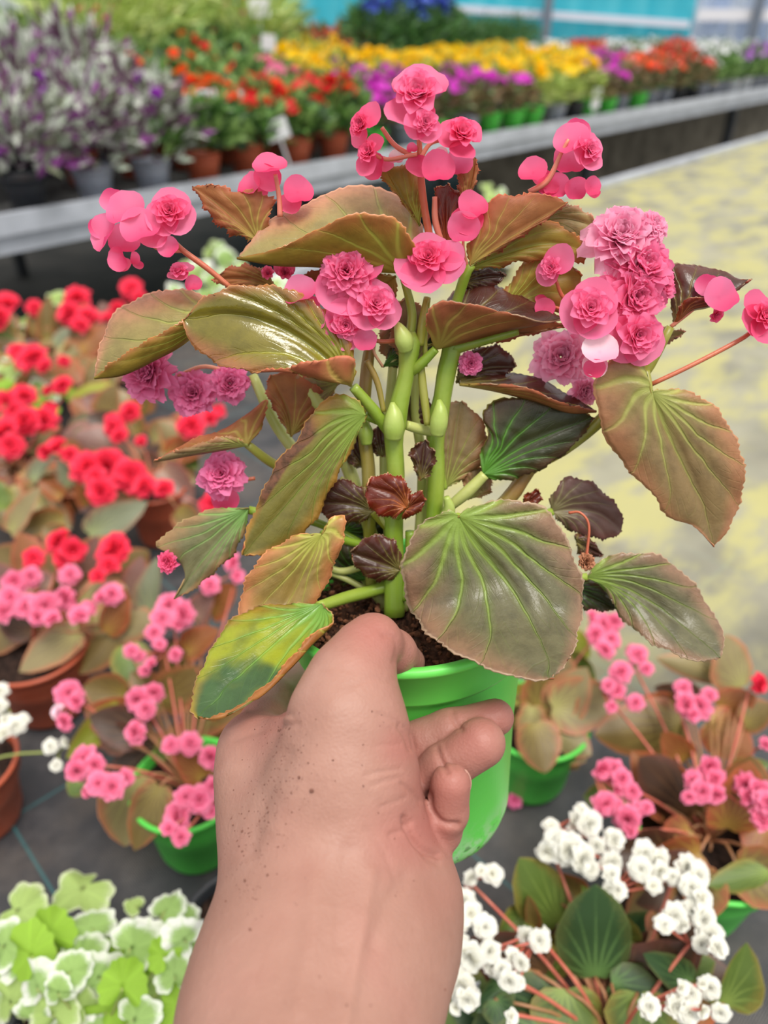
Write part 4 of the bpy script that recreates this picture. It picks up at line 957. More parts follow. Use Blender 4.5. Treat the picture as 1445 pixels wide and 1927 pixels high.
def bed_plant(label, potpx, R, Hh, potm, leaves, flowers, fill=(0, 60, 60, ['brown']), name='potted_begonia', zl=.12, zf=.17, group=None, stalkm=None, fillz=(.06, .13), clusters=True):
    c = G(potpx[0], potpx[1], BZ+Hh); base = Vector((c.x, c.y, BZ+.001))
    par = root(name, label, 'potted plant', base, group)
    link('pot', pot_mesh(R, R*.72, Hh, potm, 40), par)
    V, F = soil_mesh(R-.004, .002, 2, 8, 32); link('soil', mesh('soil', V, F, MNSOIL), par, (0, 0, Hh-.012))
    pc = base+Vector((0, 0, Hh-.012))
    for l in leaves: bed_leaf(par, pc, *l[:6], z=l[6] if len(l) > 6 else zl)
    n, rx, ry, kinds = fill[:4]; n = int(n*1.8); cx_, cy_ = fill[4:6] if len(fill) > 4 else potpx
    for k in range(n):
        a = br.uniform(0, 6.28); rr = math.sqrt(br.random()); bx, by = cx_+rx*rr*math.cos(a), cy_+ry*rr*math.sin(a)
        aa = math.atan2(by-cy_, bx-cx_)+br.uniform(-1, 1); z = br.uniform(*fillz); L = .068*FPX/depth_at(bx, by, BZ+z)*br.uniform(.7, 1.2)
        bed_leaf(par, pc, bx, by, bx+L*math.cos(aa), by+L*.85*math.sin(aa), L*.75, br.choice(kinds), z=z, stalk=k % 2 == 0)
    # flowers are grouped by nearness on shared stalks
    last = None
    for f_ in flowers:
        x, y, r, k = f_[:4]; z = f_[4] if len(f_) > 4 else zf+br.uniform(-.008, .008)
        o = blossom(par, x, y, r, k, z); p = o.location+base
        if last is None or (last-p).length > .055:
            hub = p-Vector((0, 0, .02))+Vector((0, .01, 0)); V, F = tube([pc, (pc+hub)/2+Vector((0, 0, .01)), hub], [.0015, .0014, .0012], 5, 7); wpart('flower_stalk', V, F, stalkm or MSTKR, par); last = p
        V, F = tube([hub, (hub+p)/2+Vector((0, 0, -.002)), p], [.0011, .001, .001], 5, 4); wpart('pedicel', V, F, stalkm or MSTKR, par)
    return par
R_, K_ = 'red', 'pink'
bed_plant('red-flowered bronze begonia at the far left, hard against the dark gap', (60, 660), .055, .09, MTERRA, [(90,640,90,555,34,'brown'),(215,640,110,615,40,'brown'),(30,700,110,705,34,'brown'),(20,640,-30,600,50,'green'),(150,660,200,610,50,'copper')],
   [(15,575,30,R_),(65,580,16,R_),(0,600,24,R_),(60,675,30,R_),(35,665,20,R_),(85,690,16,R_),(120,680,12,R_),(-10,580,25,R_)], (26, 90, 55, ['brown','copper','tan','grey','green']))
bed_plant('red-flowered begonia between the dark gap and the held plant', (190, 650), .055, .09, MTERRA, [(200,620,150,640,44,'brown'),(230,620,290,600,44,'copper'),(215,600,190,650,40,'green')],
   [(145,562,26,R_),(130,590,24,R_),(165,595,22,R_),(150,612,18,R_),(248,545,22,R_),(262,560,14,R_),(205,600,18,R_),(220,580,16,R_)], (22, 75, 45, ['brown','copper','tan','plum']))
bed_plant('scarlet begonia with large flower masses at the left edge of the photo', (30, 870), .055, .09, MTERRA, [(120,980,28,1000,56,'brown'),(115,935,72,905,32,'copper'),(20,1000,70,915,50,'tan'),(62,905,100,850,40,'grey'),(130,915,110,865,30,'grey'),(165,950,145,910,30,'copper'),(0,960,-20,900,60,'green')],
   [(118,725,20,R_),(90,735,12,R_),(15,760,30,R_),(45,745,24,R_),(10,815,34,R_),(48,795,30,R_),(85,790,25,R_),(95,770,18,R_),(30,780,25,R_),(110,845,28,R_),(88,852,20,R_),(132,855,18,R_),(20,840,25,R_)], (26, 90, 80, ['brown','copper','tan','plum','dark']))
bed_plant('red begonia in a terracotta pot showing just left of the held leaves', (290, 915), .05, .10, MTERRA, [(215,740,126,745,56,'lime'),(175,790,118,828,42,'grey'),(146,835,212,822,50,'bright'),(168,1005,274,945,66,'grey'),(350,845,298,792,50,'tan'),(330,845,372,880,46,'green'),(250,930,215,890,50,'brown'),(335,960,380,1000,50,'brown')],
   [(215,795,20,R_),(245,775,22,R_),(225,820,18,R_),(212,805,18,R_),(265,830,12,R_),(165,880,34,R_),(205,878,34,R_),(245,895,34,R_),(190,925,28,R_),(272,915,24,R_),(230,905,26,R_),(180,900,26,R_),(308,920,20,'red'),(395,790,26,R_),(360,800,28,R_),(410,775,18,R_),(400,950,24,R_)], (18, 90, 80, ['brown','copper','tan','dark','plum'], 240, 850))
bed_plant('begonia with both red and pink blooms in a wide terracotta pot at left', (62, 1215), .062, .10, MTERRA, [(148,1189,30,1262,78,'tan'),(233,1170,145,1268,78,'brown'),(250,1125,263,1047,56,'plum'),(165,1080,180,1010,50,'plum'),(285,1165,290,1050,62,'grey'),(60,1190,-10,1150,60,'dark'),(90,1180,60,1120,60,'copper'),(200,1190,230,1110,60,'copper'),(120,1020,80,990,50,'brown')],
   [(28,1095,30,K_),(58,1085,20,K_),(20,1125,28,K_),(5,1150,24,K_),(50,1140,25,K_),(85,1140,28,K_),(70,1160,18,K_),(100,1165,22,K_),(132,1082,20,K_),(125,1125,24,K_),(150,1160,26,K_),(165,1145,16,K_),(210,1118,22,K_),(190,1125,16,K_),
    (110,1020,26,R_),(138,1035,30,R_),(120,1050,22,R_),(215,1035,34,R_),(205,1065,26,R_),(185,1085,20,R_),(62,1050,20,R_)], (16, 100, 70, ['brown','copper','tan','plum'], 120, 1130))
bed_plant('pink begonia in a green pot half hidden behind the wrist', (352, 1472), .053, .10, MPOT2, [(236,1310,153,1293,80,'brown'),(300,1317,385,1262,84,'brown'),(352,1228,408,1183,62,'copper'),(235,1335,120,1428,56,'lime'),(256,1462,231,1600,112,'tan'),(300,1480,250,1604,74,'brown'),(242,1400,185,1370,60,'dark'),(380,1465,333,1408,52,'copper'),
    (240,1215,255,1292,74,'green'),(370,1165,398,1108,52,'plum'),(150,1470,130,1498,44,'green'),(320,1400,290,1430,40,'green'),(410,1440,430,1500,40,'brown'),(395,1150,440,1100,60,'copper')],
   [(318,1140,26,K_),(345,1155,26,K_),(305,1165,22,K_),(335,1175,20,K_),(290,1190,18,K_),(300,1212,13,K_),(248,1226,15,K_),(262,1235,13,K_),(285,1250,16,K_),(272,1262,12,K_),(330,1232,14,K_),(130,1305,26,K_),(145,1320,22,K_),(112,1340,18,'pale'),(122,1358,18,K_),
    (262,1318,26,K_),(290,1303,20,K_),(275,1335,20,K_),(255,1378,22,K_),(160,1430,26,K_),(145,1450,22,K_),(178,1440,22,K_),(185,1475,24,K_),(210,1480,26,K_),(235,1465,18,K_),(165,1490,14,K_),(358,1400,22,K_),(322,1402,18,K_),(398,1425,24,K_),(425,1455,20,K_),(400,1480,18,K_),
    (335,1535,30,K_),(318,1560,20,K_),(375,1505,32,K_),(350,1500,22,K_),(395,1525,20,K_),(340,1575,18,K_),(440,1060,22,K_),(395,1100,20,K_),(445,1085,18,K_),(370,1260,0.1,K_)], (10, 90, 70, ['brown','copper','dark'], 330, 1330))
bed_plant('small pink begonia in a green pot right behind the held pot', (1012, 1352), .053, .10, MPOT2, [(1050,1310,1135,1330,80,'green'),(1020,1270,1050,1320,60,'green'),(1002,1330,988,1432,52,'tan'),(960,1310,1000,1300,40,'lime'),(1075,1190,1110,1240,36,'lime'),(1060,1250,1120,1270,60,'green'),(1030,1240,980,1230,60,'grey')],
   [(1135,1178,28,K_),(1155,1170,22,K_),(1120,1195,22,K_),(1148,1205,20,K_),(1112,1160,16,K_),(1138,1222,20,'pink')], (8, 60, 40, ['green','brown','tan']))
bed_plant('pink begonia in a green pot on the right of the bench', (1338, 1568), .064, .105, MPOT2, [(1286,1364,1124,1384,112,'brown'),(1270,1326,1155,1348,56,'copper'),(1336,1355,1422,1420,96,'copper'),(1394,1293,1371,1198,98,'tan'),(1380,1275,1240,1240,50,'tan'),(1349,1494,1362,1638,130,'brown'),
    (1440,1540,1425,1635,74,'copper'),(1298,1560,1242,1615,78,'copper'),(1450,1640,1338,1668,56,'green'),(1290,1430,1250,1383,58,'copper'),(1350,1330,1422,1312,56,'copper'),(1380,1450,1450,1438,40,'green'),(1280,1312,1236,1294,38,'dark'),(1180,1500,1100,1500,70,'green'),(1300,1340,1290,1280,60,'dark'),(1400,1360,1460,1330,70,'brown')],
   [(1200,1232,20,K_),(1190,1222,14,K_),(1168,1264,22,K_),(1216,1258,14,K_),(1158,1300,22,K_),(1145,1290,14,K_),(1195,1322,17,K_),(1150,1330,15,K_),(1285,1295,17,K_),(1290,1325,24,K_),(1315,1330,24,K_),(1302,1345,18,K_),(1335,1308,15,K_),(1427,1287,20,R_),
    (1130,1445,26,K_),(1150,1450,24,K_),(1170,1465,20,K_),(1160,1485,18,K_),(1188,1490,18,K_),(1138,1512,24,K_),(1160,1520,18,K_),(1180,1540,26,K_),(1200,1525,20,K_),(1185,1560,16,K_),(1216,1520,14,K_),(1332,1440,28,K_),(1345,1465,22,K_),(1305,1470,22,K_),(1320,1490,22,K_),(1345,1495,20,K_),(1295,1500,14,K_),
    (1400,1475,24,K_),(1425,1485,28,K_),(1445,1510,26,K_),(1430,1540,24,K_),(1405,1500,18,K_),(1440,1400,14,K_)], (12, 110, 80, ['brown','copper','dark']))
W_ = 'white'
bed_plant('white-flowered begonia in the bottom right corner', (1160, 1960), .062, .10, MTERRA, [(1050,1738,985,1624,104,'green'),(1178,1772,1100,1676,72,'green'),(1120,1838,1125,1680,140,'dgreen'),(1065,1862,1082,1975,140,'green'),(1200,1868,1210,1990,130,'green'),(1362,1888,1412,1786,94,'green'),(1240,1752,1328,1802,54,'copper'),
    (1175,1826,1275,1850,48,'dgreen'),(1045,1760,1045,1836,66,'brown'),(1000,1825,974,1920,62,'copper'),(950,1846,900,1905,60,'dgreen'),(1000,1744,996,1690,32,'brown'),(1325,1880,1310,1935,50,'copper'),(985,1720,940,1780,56,'green'),(1090,1690,1030,1650,60,'brown'),(1235,1720,1222,1755,28,'copper'),(930,1880,960,1940,60,'dgreen'),(1150,1850,1260,1900,90,'dgreen'),(1300,1850,1220,1800,60,'dgreen')],
   [(1036,1558,19,W_),(1080,1540,24,W_),(1108,1550,22,W_),(1095,1530,16,W_),(1030,1600,22,W_),(1045,1580,20,W_),(1068,1598,28,W_),(1095,1615,24,W_),(1110,1635,16,W_),(1122,1592,14,W_),(1155,1580,19,W_),(1148,1622,21,W_),(1150,1645,16,W_),(1162,1675,16,W_),(1145,1672,12,W_),
    (1212,1605,20,W_),(1205,1635,20,W_),(1235,1618,22,W_),(1240,1640,18,W_),(1228,1668,18,W_),(1292,1630,20,W_),(1312,1648,22,W_),(1265,1650,14,W_),(1300,1670,20,W_),(1318,1690,22,W_),(1305,1715,20,W_),(1325,1730,22,W_),(1335,1760,22,W_),(1320,1775,16,W_),(1350,1782,18,W_),(1268,1722,20,W_),(1250,1740,16,W_),(1282,1740,14,W_),
    (885,1652,14,W_),(925,1645,22,W_),(905,1640,14,W_),(872,1695,20,W_),(885,1720,24,W_),(860,1730,20,W_),(848,1760,18,W_),(912,1745,20,W_),(865,1775,24,W_),(885,1800,26,W_),(860,1810,18,W_),(922,1790,18,W_),(925,1820,14,W_),(845,1840,18,W_),(868,1855,26,W_),(880,1880,20,W_),(858,1895,14,W_),
    (990,1762,16,W_),(1015,1770,18,W_),(1022,1758,12,W_),(965,1800,14,W_),(980,1812,14,W_),(945,1825,16,W_),(958,1845,18,W_),(975,1848,12,W_),(1222,1895,19,W_),(1280,1858,16,W_),(1300,1870,16,W_),(1335,1858,18,W_),(1320,1850,12,W_),(1270,1890,20,W_),(1295,1905,20,W_),(1320,1900,16,W_),(1355,1905,16,W_),(960,1912,16,W_)],
   (16, 190, 90, ['dgreen','green','dark'], 1130, 1890), zl=.13, zf=.19, stalkm=MSTKR)
# white blooms reaching in at the left edge belong to a neighbour outside the frame
bed_plant('white-flowered begonia reaching in from the left edge below the wide terracotta pot', (-80, 1440), .055, .09, MTERRA, [],
   [(12,1355,14,W_),(30,1365,16,W_),(42,1355,12,W_),(8,1380,20,W_),(0,1300,14,W_),(-5,1330,16,W_),(95,1405,13,W_),(125,1395,12,W_),(106,1440,10,W_)], (0, 60, 60, ['green','brown']), zl=.1, zf=.13, stalkm=MSTKG)
# ---- variegated ground ivy
def ivy_mat(name, ctr, rim, amt=.55):
    b = NB(name); u, v = b.uv('edge'); n_ = b.noise(30, 3)
    f = b.ss(b.math('ADD', v, b.math('MULTIPLY', b.math('SUBTRACT', n_, .5), 1.0)), amt, amt+.04)
    base = b.mix(b.ss(b.noise(60, 3), .3, .7), lin(ctr), lin(tuple(min(255, c*1.12) for c in ctr))); base = b.mix(f, base, lin(rim))
    q = b.math('DIVIDE', u, 1/9.0); vd = b.math('ABSOLUTE', b.math('SUBTRACT', q, b.math('ROUND', q))); base = b.mix(b.math('MULTIPLY', b.math('SUBTRACT', 1.0, b.ss(vd, 0, .12)), .35), base, lin(tuple(min(255, c*1.25) for c in ctr)))
    b.l(base, b.b.inputs['Base Color']); b.b.inputs['Roughness'].default_value = .6; b.bump(b.noise(120, 3), .4, .001); b.thin(base, .3); return b.m
IV = [ivy_mat('ivy_leaf_white_edge', (146, 176, 100), (244, 246, 236), .80), ivy_mat('ivy_leaf_mostly_white', (150, 180, 108), (246, 246, 238), .58), ivy_mat('ivy_leaf_green', (140, 178, 54), (168, 206, 84), 1.5), ivy_mat('ivy_leaf_pale', (160, 184, 104), (232, 236, 206), .9)]
def ivy_leaf(mat, seed):
    rg = random.Random(seed); m, n_ = 54, 6; V, F, U = [(0, 0, 0)], [], [(0, 0)]
    for i in range(1, n_+1):
        r = i/n_
        for k in range(m):
            a = 2*math.pi*k/m; g = ((a-1.5*math.pi+math.pi) % (2*math.pi))-math.pi
            rad = r*(1-.75*math.exp(-(g/.28)**2)*r)*(1+(.13*abs(math.sin(a*6+.4))-.06)*r**3+.10*math.cos(3*(a-math.pi/2))*r**2)
            z = .22*r*r*math.sin(a*3+seed)+.12*math.sin(a*5+seed*2)*r**2-.18*r*r
            V.append((rad*math.cos(a), rad*math.sin(a)+.15, z)); U.append((k/m, r))
    for k in range(m): F.append((0, 1+k, 1+(k+1) % m))
    for i in range(n_-1):
        for k in range(m):
            a = 1+i*m+k; b_ = 1+i*m+(k+1) % m; F.append((a, a+m, b_+m, b_))
    return mesh('leaf', V, F, mat, {'edge': U})
IVM = [[ivy_leaf(m, s) for s in (1, 2, 3)] for m in IV]
def ivy_plant(label, potpx, leaves, fill, zr=(.10, .15), group=None):
    c = G(potpx[0], potpx[1], BZ+.09); base = Vector((c.x, c.y, BZ+.001)); par = root('variegated_ground_ivy', label, 'potted plant', base, group)
    link('pot', pot_mesh(.06, .043, .09, MBLACKPOT, 32), par); V, F = soil_mesh(.056, .002, 2, 8, 32); link('soil', mesh('soil', V, F, MNSOIL), par, (0, 0, .078)); pc = base+Vector((0, 0, .078))
    L = list(leaves)
    n_, rx, ry, rl = fill
    for k in range(n_): a = br.uniform(0, 6.28); rr = math.sqrt(br.random()); L.append((potpx[0]+rx*rr*math.cos(a), potpx[1]+ry*rr*math.sin(a), rl*br.uniform(.7, 1.15), br.choice((0, 0, 1, 2, 3)), 0, 0, br.uniform(zr[0]-.05, zr[0])))
    for l in L:
        x, y, r, k = l[:4]; fx, fy = (l[4], l[5]) if len(l) > 4 else (br.uniform(-.5, .5), br.uniform(-.3, .9)); z = l[6] if len(l) > 6 else br.uniform(*zr)
        if len(l) > 6: fx, fy = br.uniform(-.7, .7), br.uniform(-.3, 1.0)
        d = depth_at(x, y, BZ+z); c = P(x, y, d); link('leaf', br.choice(IVM[k]), par, c-base, facing(fx, fy, br.uniform(-1.2, 1.2)), r*d/FPX)
        V, F = tube([pc+(c-pc)*.15, (pc+c)/2-Vector((0, 0, .01)), c], [.0012, .0012, .001], 5, 6); wpart('leaf_stalk', V, F, MSTKG, par)
    return par
ivy_plant('white-edged ground ivy filling the bottom left corner', (170, 1930), [(160,1668,55,3,0,2.6),(30,1712,55,3,-.3,1.3),(95,1765,44,2,.2,.3),(60,1800,50,2,-.2,.2),(175,1748,42,0,.2,1.6),(115,1790,40,2,0,.2),(245,1785,46,0,-.1,.2),(280,1775,40,1,.5,.3),(310,1715,34,0,-.3,.9),(345,1728,30,0,.4,.9),
   (350,1770,40,1,.4,.1),(385,1780,34,0,.3,.4),(150,1810,44,0,0,.5),(190,1840,46,1,.2,.1),(70,1860,44,1,-.4,.1),(110,1870,30,0,0,0),(130,1830,36,0,.1,.5),(230,1860,44,2,.1,.2),(270,1850,44,2,.3,.1),(300,1890,50,3,.2,.1),(100,1910,48,3,-.1,.1),(20,1890,46,3,-.4,.2),(330,1840,36,0,.3,.4),(200,1905,50,2,.1,.2),(255,1705,18,3,.2,1.2),(150,1890,40,3),(340,1900,40,2),(35,1830,36,1),
   (5,1780,44,0),(0,1850,44,1),(60,1920,40,0),(250,1920,44,0),(310,1800,30,2)], (60, 190, 110, 42))
ivy_plant('few white-edged ivy leaves showing left of the wrist', (470, 1760), [(442,1690,22,0),(430,1730,22,0),(446,1710,18,1),(420,1760,20,1),(455,1680,18,2)], (34, 60, 50, 24), (.09, .12))
ivy_plant('pale variegated ivy behind the held plant, at the edge of the dark gap', (470, 560), [(400,478,20,3),(425,490,22,0),(380,505,22,1),(440,510,24,3),(360,520,18,3),(400,530,24,0),(415,465,14,0),(330,545,16,1),(440,540,22,0),(350,500,12,3)], (26, 90, 40, 17))
ivy_plant('pale variegated ivy at the left edge among the red begonias', (50, 720), [(110,560,16,3),(20,615,22,3),(40,605,20,0),(10,700,24,3),(25,670,20,0)], (22, 90, 70, 18), (.12, .15))
ivy_plant('pale ivy tuft between stems at upper middle', (935, 470), [(915,355,12,3),(935,362,14,0),(925,372,14,3),(945,368,10,0)], (10, 40, 30, 12), (.10, .13))
# fallen bits on the cloth
o = link('fallen_bloom', fmesh('fallen_bloom', pompom(8, True), MP[3]), None, P(968, 1506, depth_at(968, 1506, BZ+.012)), facing(-.3, .4), .010); o['label'] = 'wilted crimson bloom fallen against the small green pot'; o['category'] = 'flower'
V, F = lump((0, 0, 0), .011, random.Random(2)); c = G(836, 1906, BZ+.008)
o = link('bark_chip', mesh('bark_chip', V, F, simple('bark', (116, 84, 54), .9, .2, 200, .3)), None, c); o['label'] = 'round brown bark chip on the cloth beside the wrist'; o['category'] = 'bark chip'
# white plant label beside the wrist
lb = P(882, 1900, depth_at(882, 1900, BZ+.06)); V, F = box((lb.x, lb.y, BZ+.05), (.013, .0012, .10), .4)
o = link('plant_label', mesh('plant_label', V, F, simple('white_label', (232, 232, 240), .4), smooth=False)); o['label'] = 'thin white plastic plant label upright among the white begonia blooms'; o['category'] = 'label'
# ================================================================ PLANTS ON THE DISPLAY BENCH
fr2 = random.Random(77)
def tuft(seed, n, R, h0, h1, lw, ll, mode='round', up=.4):
    """loose foliage: many small two-triangle-wide leaves in a mound"""
    rg = random.Random(seed); V, F, U = [], [], []
    for k in range(n):
        a = rg.uniform(0, 6.28); rr = math.sqrt(rg.random()); z = h0+(h1-h0)*rg.random()**.8*(1-.35*rr*rr)
        c = Vector((R*rr*math.cos(a), R*rr*math.sin(a), z))
        out = Vector((math.cos(a)*rr, math.sin(a)*rr, up+rg.uniform(-.5, .5))).normalized(); side = out.cross(Vector((rg.gauss(0, 1), rg.gauss(0, 1), rg.gauss(0, 1)))).normalized(); nn = side.cross(out)
        l, w_ = ll*rg.uniform(.7, 1.3), lw*rg.uniform(.7, 1.2); b0 = len(V)
        V += [c, c+out*l*.5+side*w_*.5+nn*w_*.12, c+out*l-nn*l*.15, c+out*l*.5-side*w_*.5+nn*w_*.12, c+out*l*.5]
        U += [(k % 7/7, 0), (k % 7/7, .5), (k % 7/7, 1), (k % 7/7, .5), (k % 7/7, .5)]
        F += [(b0, b0+1, b0+4), (b0+1, b0+2, b0+4), (b0, b0+4, b0+3), (b0+4, b0+2, b0+3)]
    return V, F, U
def fol_mat(name, cols, rough=.45):
    b = NB(name); u, v = b.uv('edge'); r = b.n('ShaderNodeValToRGB'); b.l(b.math('FRACT', b.math('ADD', u, b.math('MULTIPLY', b.noise(9, 1), .6))), r.inputs[0]); r.color_ramp.interpolation = 'CONSTANT'
    while len(r.color_ramp.elements) < len(cols): r.color_ramp.elements.new(.5)
    for i, c in enumerate(cols): r.color_ramp.elements[i].position = i/len(cols); r.color_ramp.elements[i].color = lin(c)
    b.l(r.outputs[0], b.b.inputs['Base Color']); b.b.inputs['Roughness'].default_value = rough; b.thin(r.outputs[0], .25); return b.m
GREEN = fol_mat('bench_foliage_green', [(72, 112, 50), (100, 140, 66), (134, 166, 92), (60, 86, 50)]); PALEG = fol_mat('bench_foliage_pale', [(176, 196, 92), (150, 176, 84), (206, 216, 140), (128, 156, 74)])
TRAD = fol_mat('bench_foliage_silver_purple', [(206, 210, 200), (138, 66, 140), (160, 166, 150), (96, 64, 86), (186, 196, 180), (110, 116, 92)]); TRADB = fol_mat('bench_foliage_silver_brown', [(170, 170, 150), (110, 88, 84), (140, 134, 118), (84, 70, 68), (120, 130, 96)])
BRONZE = fol_mat('bench_foliage_bronze', [(92, 86, 58), (120, 92, 68), (84, 112, 62), (140, 124, 84)]); FERN = fol_mat('bench_foliage_feathery', [(60, 104, 44), (80, 124, 60), (48, 84, 44)])
def fcol(name, c): return petal_mat(name, tuple(int(v*.9) for v in c), c, .4)
FC = {'orange': (255, 92, 40), 'red': (226, 40, 44), 'yellow': (255, 204, 0), 'magenta': (222, 60, 206), 'pinkp': (240, 120, 160), 'white': (244, 244, 248), 'lilac': (198, 128, 222), 'blue': (88, 112, 216), 'coral': (244, 128, 116), 'purple': (150, 52, 176)}
FCM = {k: [fmesh('blossom', rose_core(s, True), fcol('bench_petal_'+k, c)) if s else fmesh('blossom', disc_petal(3, 3, 10, .35, .1), fcol('bench_petal_flat_'+k, c)) for s in (0, 5)] for k, c in FC.items()}
KIND = {  # foliage mesh args, material, blossoms (colour, count, radius), pot, words
 'trad': ((260, .15, .02, .24, .030, .085), TRAD, [('purple', 5, .016)], [MBLACKPOT, MTERRA, MGREYPOT], 'silver and purple striped wandering plant'),
 'tradb': ((240, .13, .02, .20, .024, .070), TRADB, [], [MBLACKPOT, MGREYPOT, MTERRA], 'silvery brown striped wandering plant'),
 'imp_o': ((240, .12, .02, .15, .034, .065), GREEN, [('orange', 5, .027)], [MTERRA], 'green potted plant with orange blooms'),
 'imp_w': ((240, .12, .02, .15, .034, .065), GREEN, [('white', 3, .026)], [MTERRA], 'green potted plant with white blooms'),
 'imp_r': ((240, .12, .02, .15, .034, .065), GREEN, [('red', 5, .024), ('orange', 2, .024)], [MTERRA], 'green potted plant with red blooms'),
 'imp_p': ((240, .12, .02, .15, .034, .065), GREEN, [('pinkp', 6, .026)], [MTERRA, MBLACKPOT], 'green potted plant with pink blooms'),
 'pale': ((420, .15, .02, .30, .010, .085), PALEG, [], [MBLACKPOT], 'pale yellow-green feathery plant'),
 'palep': ((420, .15, .02, .28, .010, .085), PALEG, [('pinkp', 7, .016), ('coral', 3, .014)], [MBLACKPOT], 'pale green feathery plant dotted pink'),
 'yel': ((300, .13, .02, .19, .012, .060), PALEG, [('yellow', 12, .026)], [MBLACKPOT, MGREYPOT], 'plant with many yellow daisies'),
 'mag': ((240, .12, .02, .15, .024, .055), BRONZE, [('magenta', 8, .024)], [MGREYPOT, MPOT2], 'plant with magenta blooms'),
 'ora': ((240, .12, .02, .16, .024, .055), BRONZE, [('orange', 6, .024), ('coral', 3, .022)], [MGREYPOT, MPOT2], 'bronze-leaved plant with orange blooms'),
 'redb': ((240, .12, .02, .17, .024, .055), BRONZE, [('red', 6, .024), ('coral', 4, .022)], [MBLACKPOT], 'bronze-leaved plant with red and coral blooms'),
 'whi': ((240, .12, .02, .17, .024, .055), GREEN, [('white', 9, .024)], [MGREYPOT], 'plant with white blooms'),
 'lil': ((240, .12, .02, .15, .024, .055), GREEN, [('lilac', 9, .022)], [MGREYPOT, MWHITEPOT], 'plant with lilac blooms'),
 'blu': ((300, .11, .02, .30, .018, .060), FERN, [('blue', 16, .034)], [MBLACKPOT], 'tall green plant with blue spikes'),
 'fern': ((460, .13, .02, .30, .010, .060), FERN, [], [MBLACKPOT], 'tall feathery dark green plant'),
 'tuf': ((300, .12, .02, .14, .010, .060), PALEG, [('yellow', 2, .02)], [MBLACKPOT], 'low pale tufted plant'),
}
NAMES = dict(trad='wandering_plant', tradb='wandering_plant', imp_o='potted_impatiens', imp_w='potted_impatiens', imp_r='potted_impatiens', imp_p='potted_impatiens', pale='potted_heather', palep='potted_heather', yel='potted_daisy', mag='potted_impatiens',
  ora='potted_impatiens', redb='potted_begonia', whi='potted_petunia', lil='potted_petunia', blu='potted_delphinium', fern='potted_fern', tuf='potted_grass')
FOL = {}
for k, (a, m, *_r) in KIND.items():
    FOL[k] = []
    for s in (1, 2):
        V, F, U = tuft(s*31+len(k), *a); FOL[k].append(mesh('foliage', V, F, m, {'edge': U}, smooth=False))
ANCH = [(60,200,'trad'),(180,190,'trad'),(240,240,'trad'),(40,110,'whi'),(150,90,'palep'),(150,300,'trad'),(30,300,'trad'),(350,270,'tradb'),(390,240,'tradb'),(300,170,'imp_o'),(360,150,'imp_o'),(440,220,'imp_w'),(520,240,'imp_w'),(600,210,'imp_o'),(470,170,'imp_r'),(500,130,'imp_p'),(410,130,'imp_r'),(440,100,'palep'),
 (280,90,'palep'),(100,60,'pale'),(250,50,'pale'),(400,55,'pale'),(330,20,'pale'),(60,20,'pale'),(540,120,'yel'),(560,60,'redb'),(620,40,'redb'),(640,100,'yel'),(650,170,'imp_r'),(700,200,'imp_r'),(690,150,'mag'),(720,105,'yel'),(700,60,'redb'),(720,25,'blu'),(800,40,'blu'),(850,100,'yel'),(880,150,'mag'),(950,110,'yel'),(1000,160,'mag'),
 (920,45,'fern'),(960,80,'whi'),(1040,150,'yel'),(1070,120,'yel'),(1060,185,'tuf'),(1100,85,'redb'),(1160,140,'mag'),(1130,110,'mag'),(1020,85,'whi'),(1180,88,'whi'),(1230,120,'ora'),(1280,100,'redb'),(1260,155,'ora'),(1300,140,'ora'),(1360,135,'lil'),(1400,150,'lil'),(1420,120,'lil'),(1330,95,'whi'),(860,200,'redb')]
words_row = ['front', 'second', 'third', 'fourth', 'fifth', 'sixth', 'seventh', 'eighth', 'ninth', 'tenth', 'eleventh', 'twelfth', 'thirteenth']
def ordn(i): return str(i)+('th' if 10 <= i % 100 <= 20 else {1: 'st', 2: 'nd', 3: 'rd'}.get(i % 10, 'th'))
POTM = {m.name: pot_mesh(.062, .046, .10, m, 28, band=.024) for m in (MTERRA, MBLACKPOT, MGREYPOT, MPOT2, MWHITEPOT)}
V, F = soil_mesh(.056, .002, 3, 4, 20); SOILF = mesh('soil', V, F, MNSOIL)
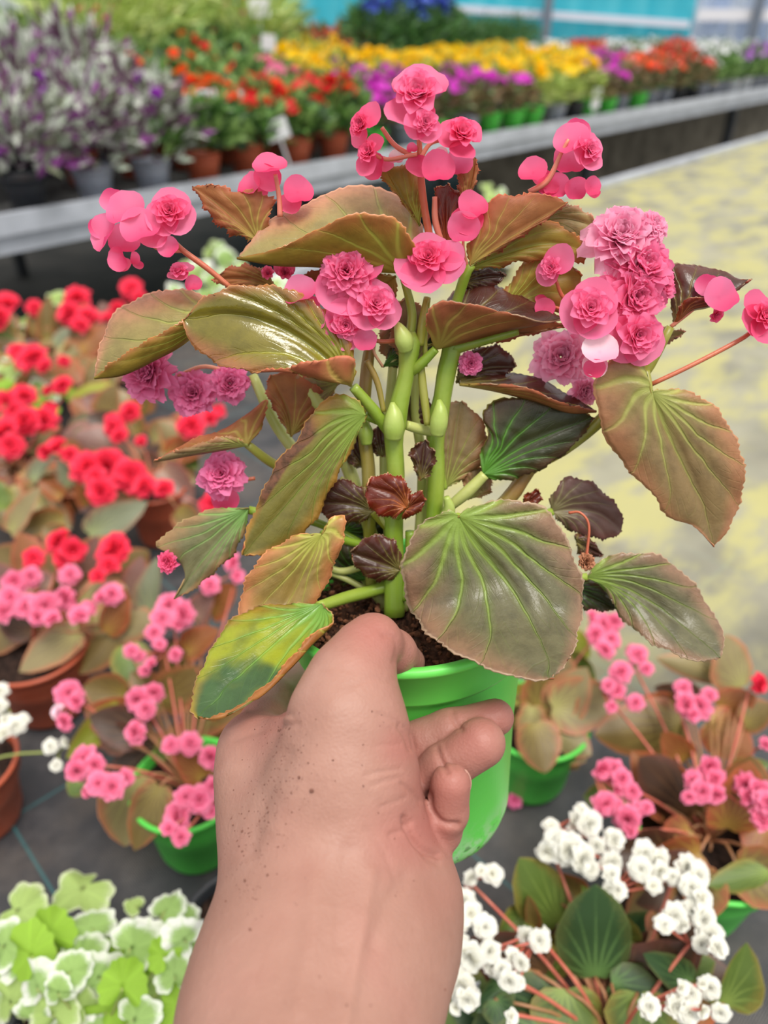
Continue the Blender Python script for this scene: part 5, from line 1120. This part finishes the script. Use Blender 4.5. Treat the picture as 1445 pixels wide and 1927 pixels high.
for row in range(11):
    q = .13+row*.285; idx = 0
    s = -3.2+(row % 2)*.12
    while s < 7.6:
        st_ = fr2.uniform(.19, .23) if row < 2 else .27
        s += st_
        p = along(f0, s, q+fr2.uniform(-.02, .02), FZ-.034)
        if p.y > WY-.35 or p.y < .3: continue
        x, y, d = proj((p.x, p.y, FZ+.21))
        if d < .4 or x < -120 or x > 1530 or y < -60: continue
        idx += 1
        kd = min(ANCH, key=lambda a: ((a[0]-x)*.8)**2+((a[1]-y)*2.2)**2)[2]
        if row > 6 and 690 < x < 845: kd = 'blu'
        elif row > 7 and 850 < x < 985: kd = 'fern'
        elif row > 6 and 530 < x <= 690: kd = 'redb'
        a, m, bl, pots, wd = KIND[kd]
        h1 = a[3]
        par = root(NAMES[kd], '%s, %s from left, %s row of display bench' % (wd, ordn(idx), words_row[row]), 'potted plant', (p.x, p.y, FZ-.034), wd+'s on the display bench')
        par.rotation_euler.z = fr2.uniform(0, 6.28)
        sc = fr2.uniform(.9, 1.12)*((1+.16*max(0, row-2)*min(1, max(0, (760-x)/300))) if x < 760 else 1)
        if kd in ('blu', 'fern'): sc = fr2.uniform(1.5, 1.8) if x < 850 else fr2.uniform(1.25, 1.45)
        if kd == 'redb' and row > 4 and x < 780: sc = fr2.uniform(1.5, 1.9)
        pm = fr2.choice(pots)
        if kd == 'imp_r' and row == 0: pm = MTERRA
        if row == 0 and 900 < x < 1010: pm = MPOT2
        if row > 0 or True: link('pot', POTM[pm.name], par)
        if row < 3: link('soil', SOILF, par, (0, 0, .088))
        f_ = link('foliage', fr2.choice(FOL[kd]), par, (0, 0, .085), None, sc); f_['kind'] = 'stuff'
        for col, cnt, r in bl:
            for k in range(cnt):
                an = fr2.uniform(0, 6.28); rr = math.sqrt(fr2.random())*.9; z = .10+h1*(1-.3*rr*rr)*sc*fr2.uniform(.85, 1.1)
                if kd == 'blu': z = .13+fr2.uniform(.75, 1.35)*h1*sc; rr *= .8
                if kd == 'trad': z = .10+fr2.uniform(.2, 1)*h1
                n_ = Vector((math.cos(an)*rr+fr2.uniform(-.3, .3), math.sin(an)*rr+fr2.uniform(-.3, .3), .9)).normalized()
                link('blossom', fr2.choice(FCM[col]), par, (a[1]*rr*math.cos(an), a[1]*rr*math.sin(an), z), n_.to_track_quat('Z', 'Y'), r*fr2.uniform(.8, 1.2)*(1.7 if kd.startswith('imp') else 1.4))
# white plastic name tags standing among the plants
tm = simple('white_tag', (240, 240, 246), .4)
for i, (x, y, wpx, hpx, row, words) in enumerate([(522, 244, 42, 36, .02, 'tilted white card tag among the green plants with white blooms'), (488, 15, 38, 30, 2.2, 'white card tag at the top edge above the pale plants'), (505, 80, 26, 26, 1.4, 'small white card tag beside the yellow daisies'), (1122, 185, 16, 34, .02, 'narrow upright white tag beside the grey pots'), (465, 193, 42, 22, .2, 'flat white card tag above the tilted one')]):
    r = CR @ camv(x, y, 1.0); den = r[0]*nrm.x+r[1]*nrm.y; t = ((f0.x*nrm.x+f0.y*nrm.y)+row)/den; c = Vector(r*t+CT)
    sz = t/FPX; V, F = box((0, 0, 0), (wpx*sz, .0015, hpx*sz)); 
    stake = box((0, 0, -.04-hpx*sz/2), (.006, .0015, .10))
    V, F = merge([(V, F), stake])
    o = link('plant_tag', mesh('plant_tag', V, F, tm, smooth=False), None, c); o.rotation_euler = (.15, [-.3, 0, .1, 0, .6][i], .2); o['label'] = words; o['category'] = 'tag'
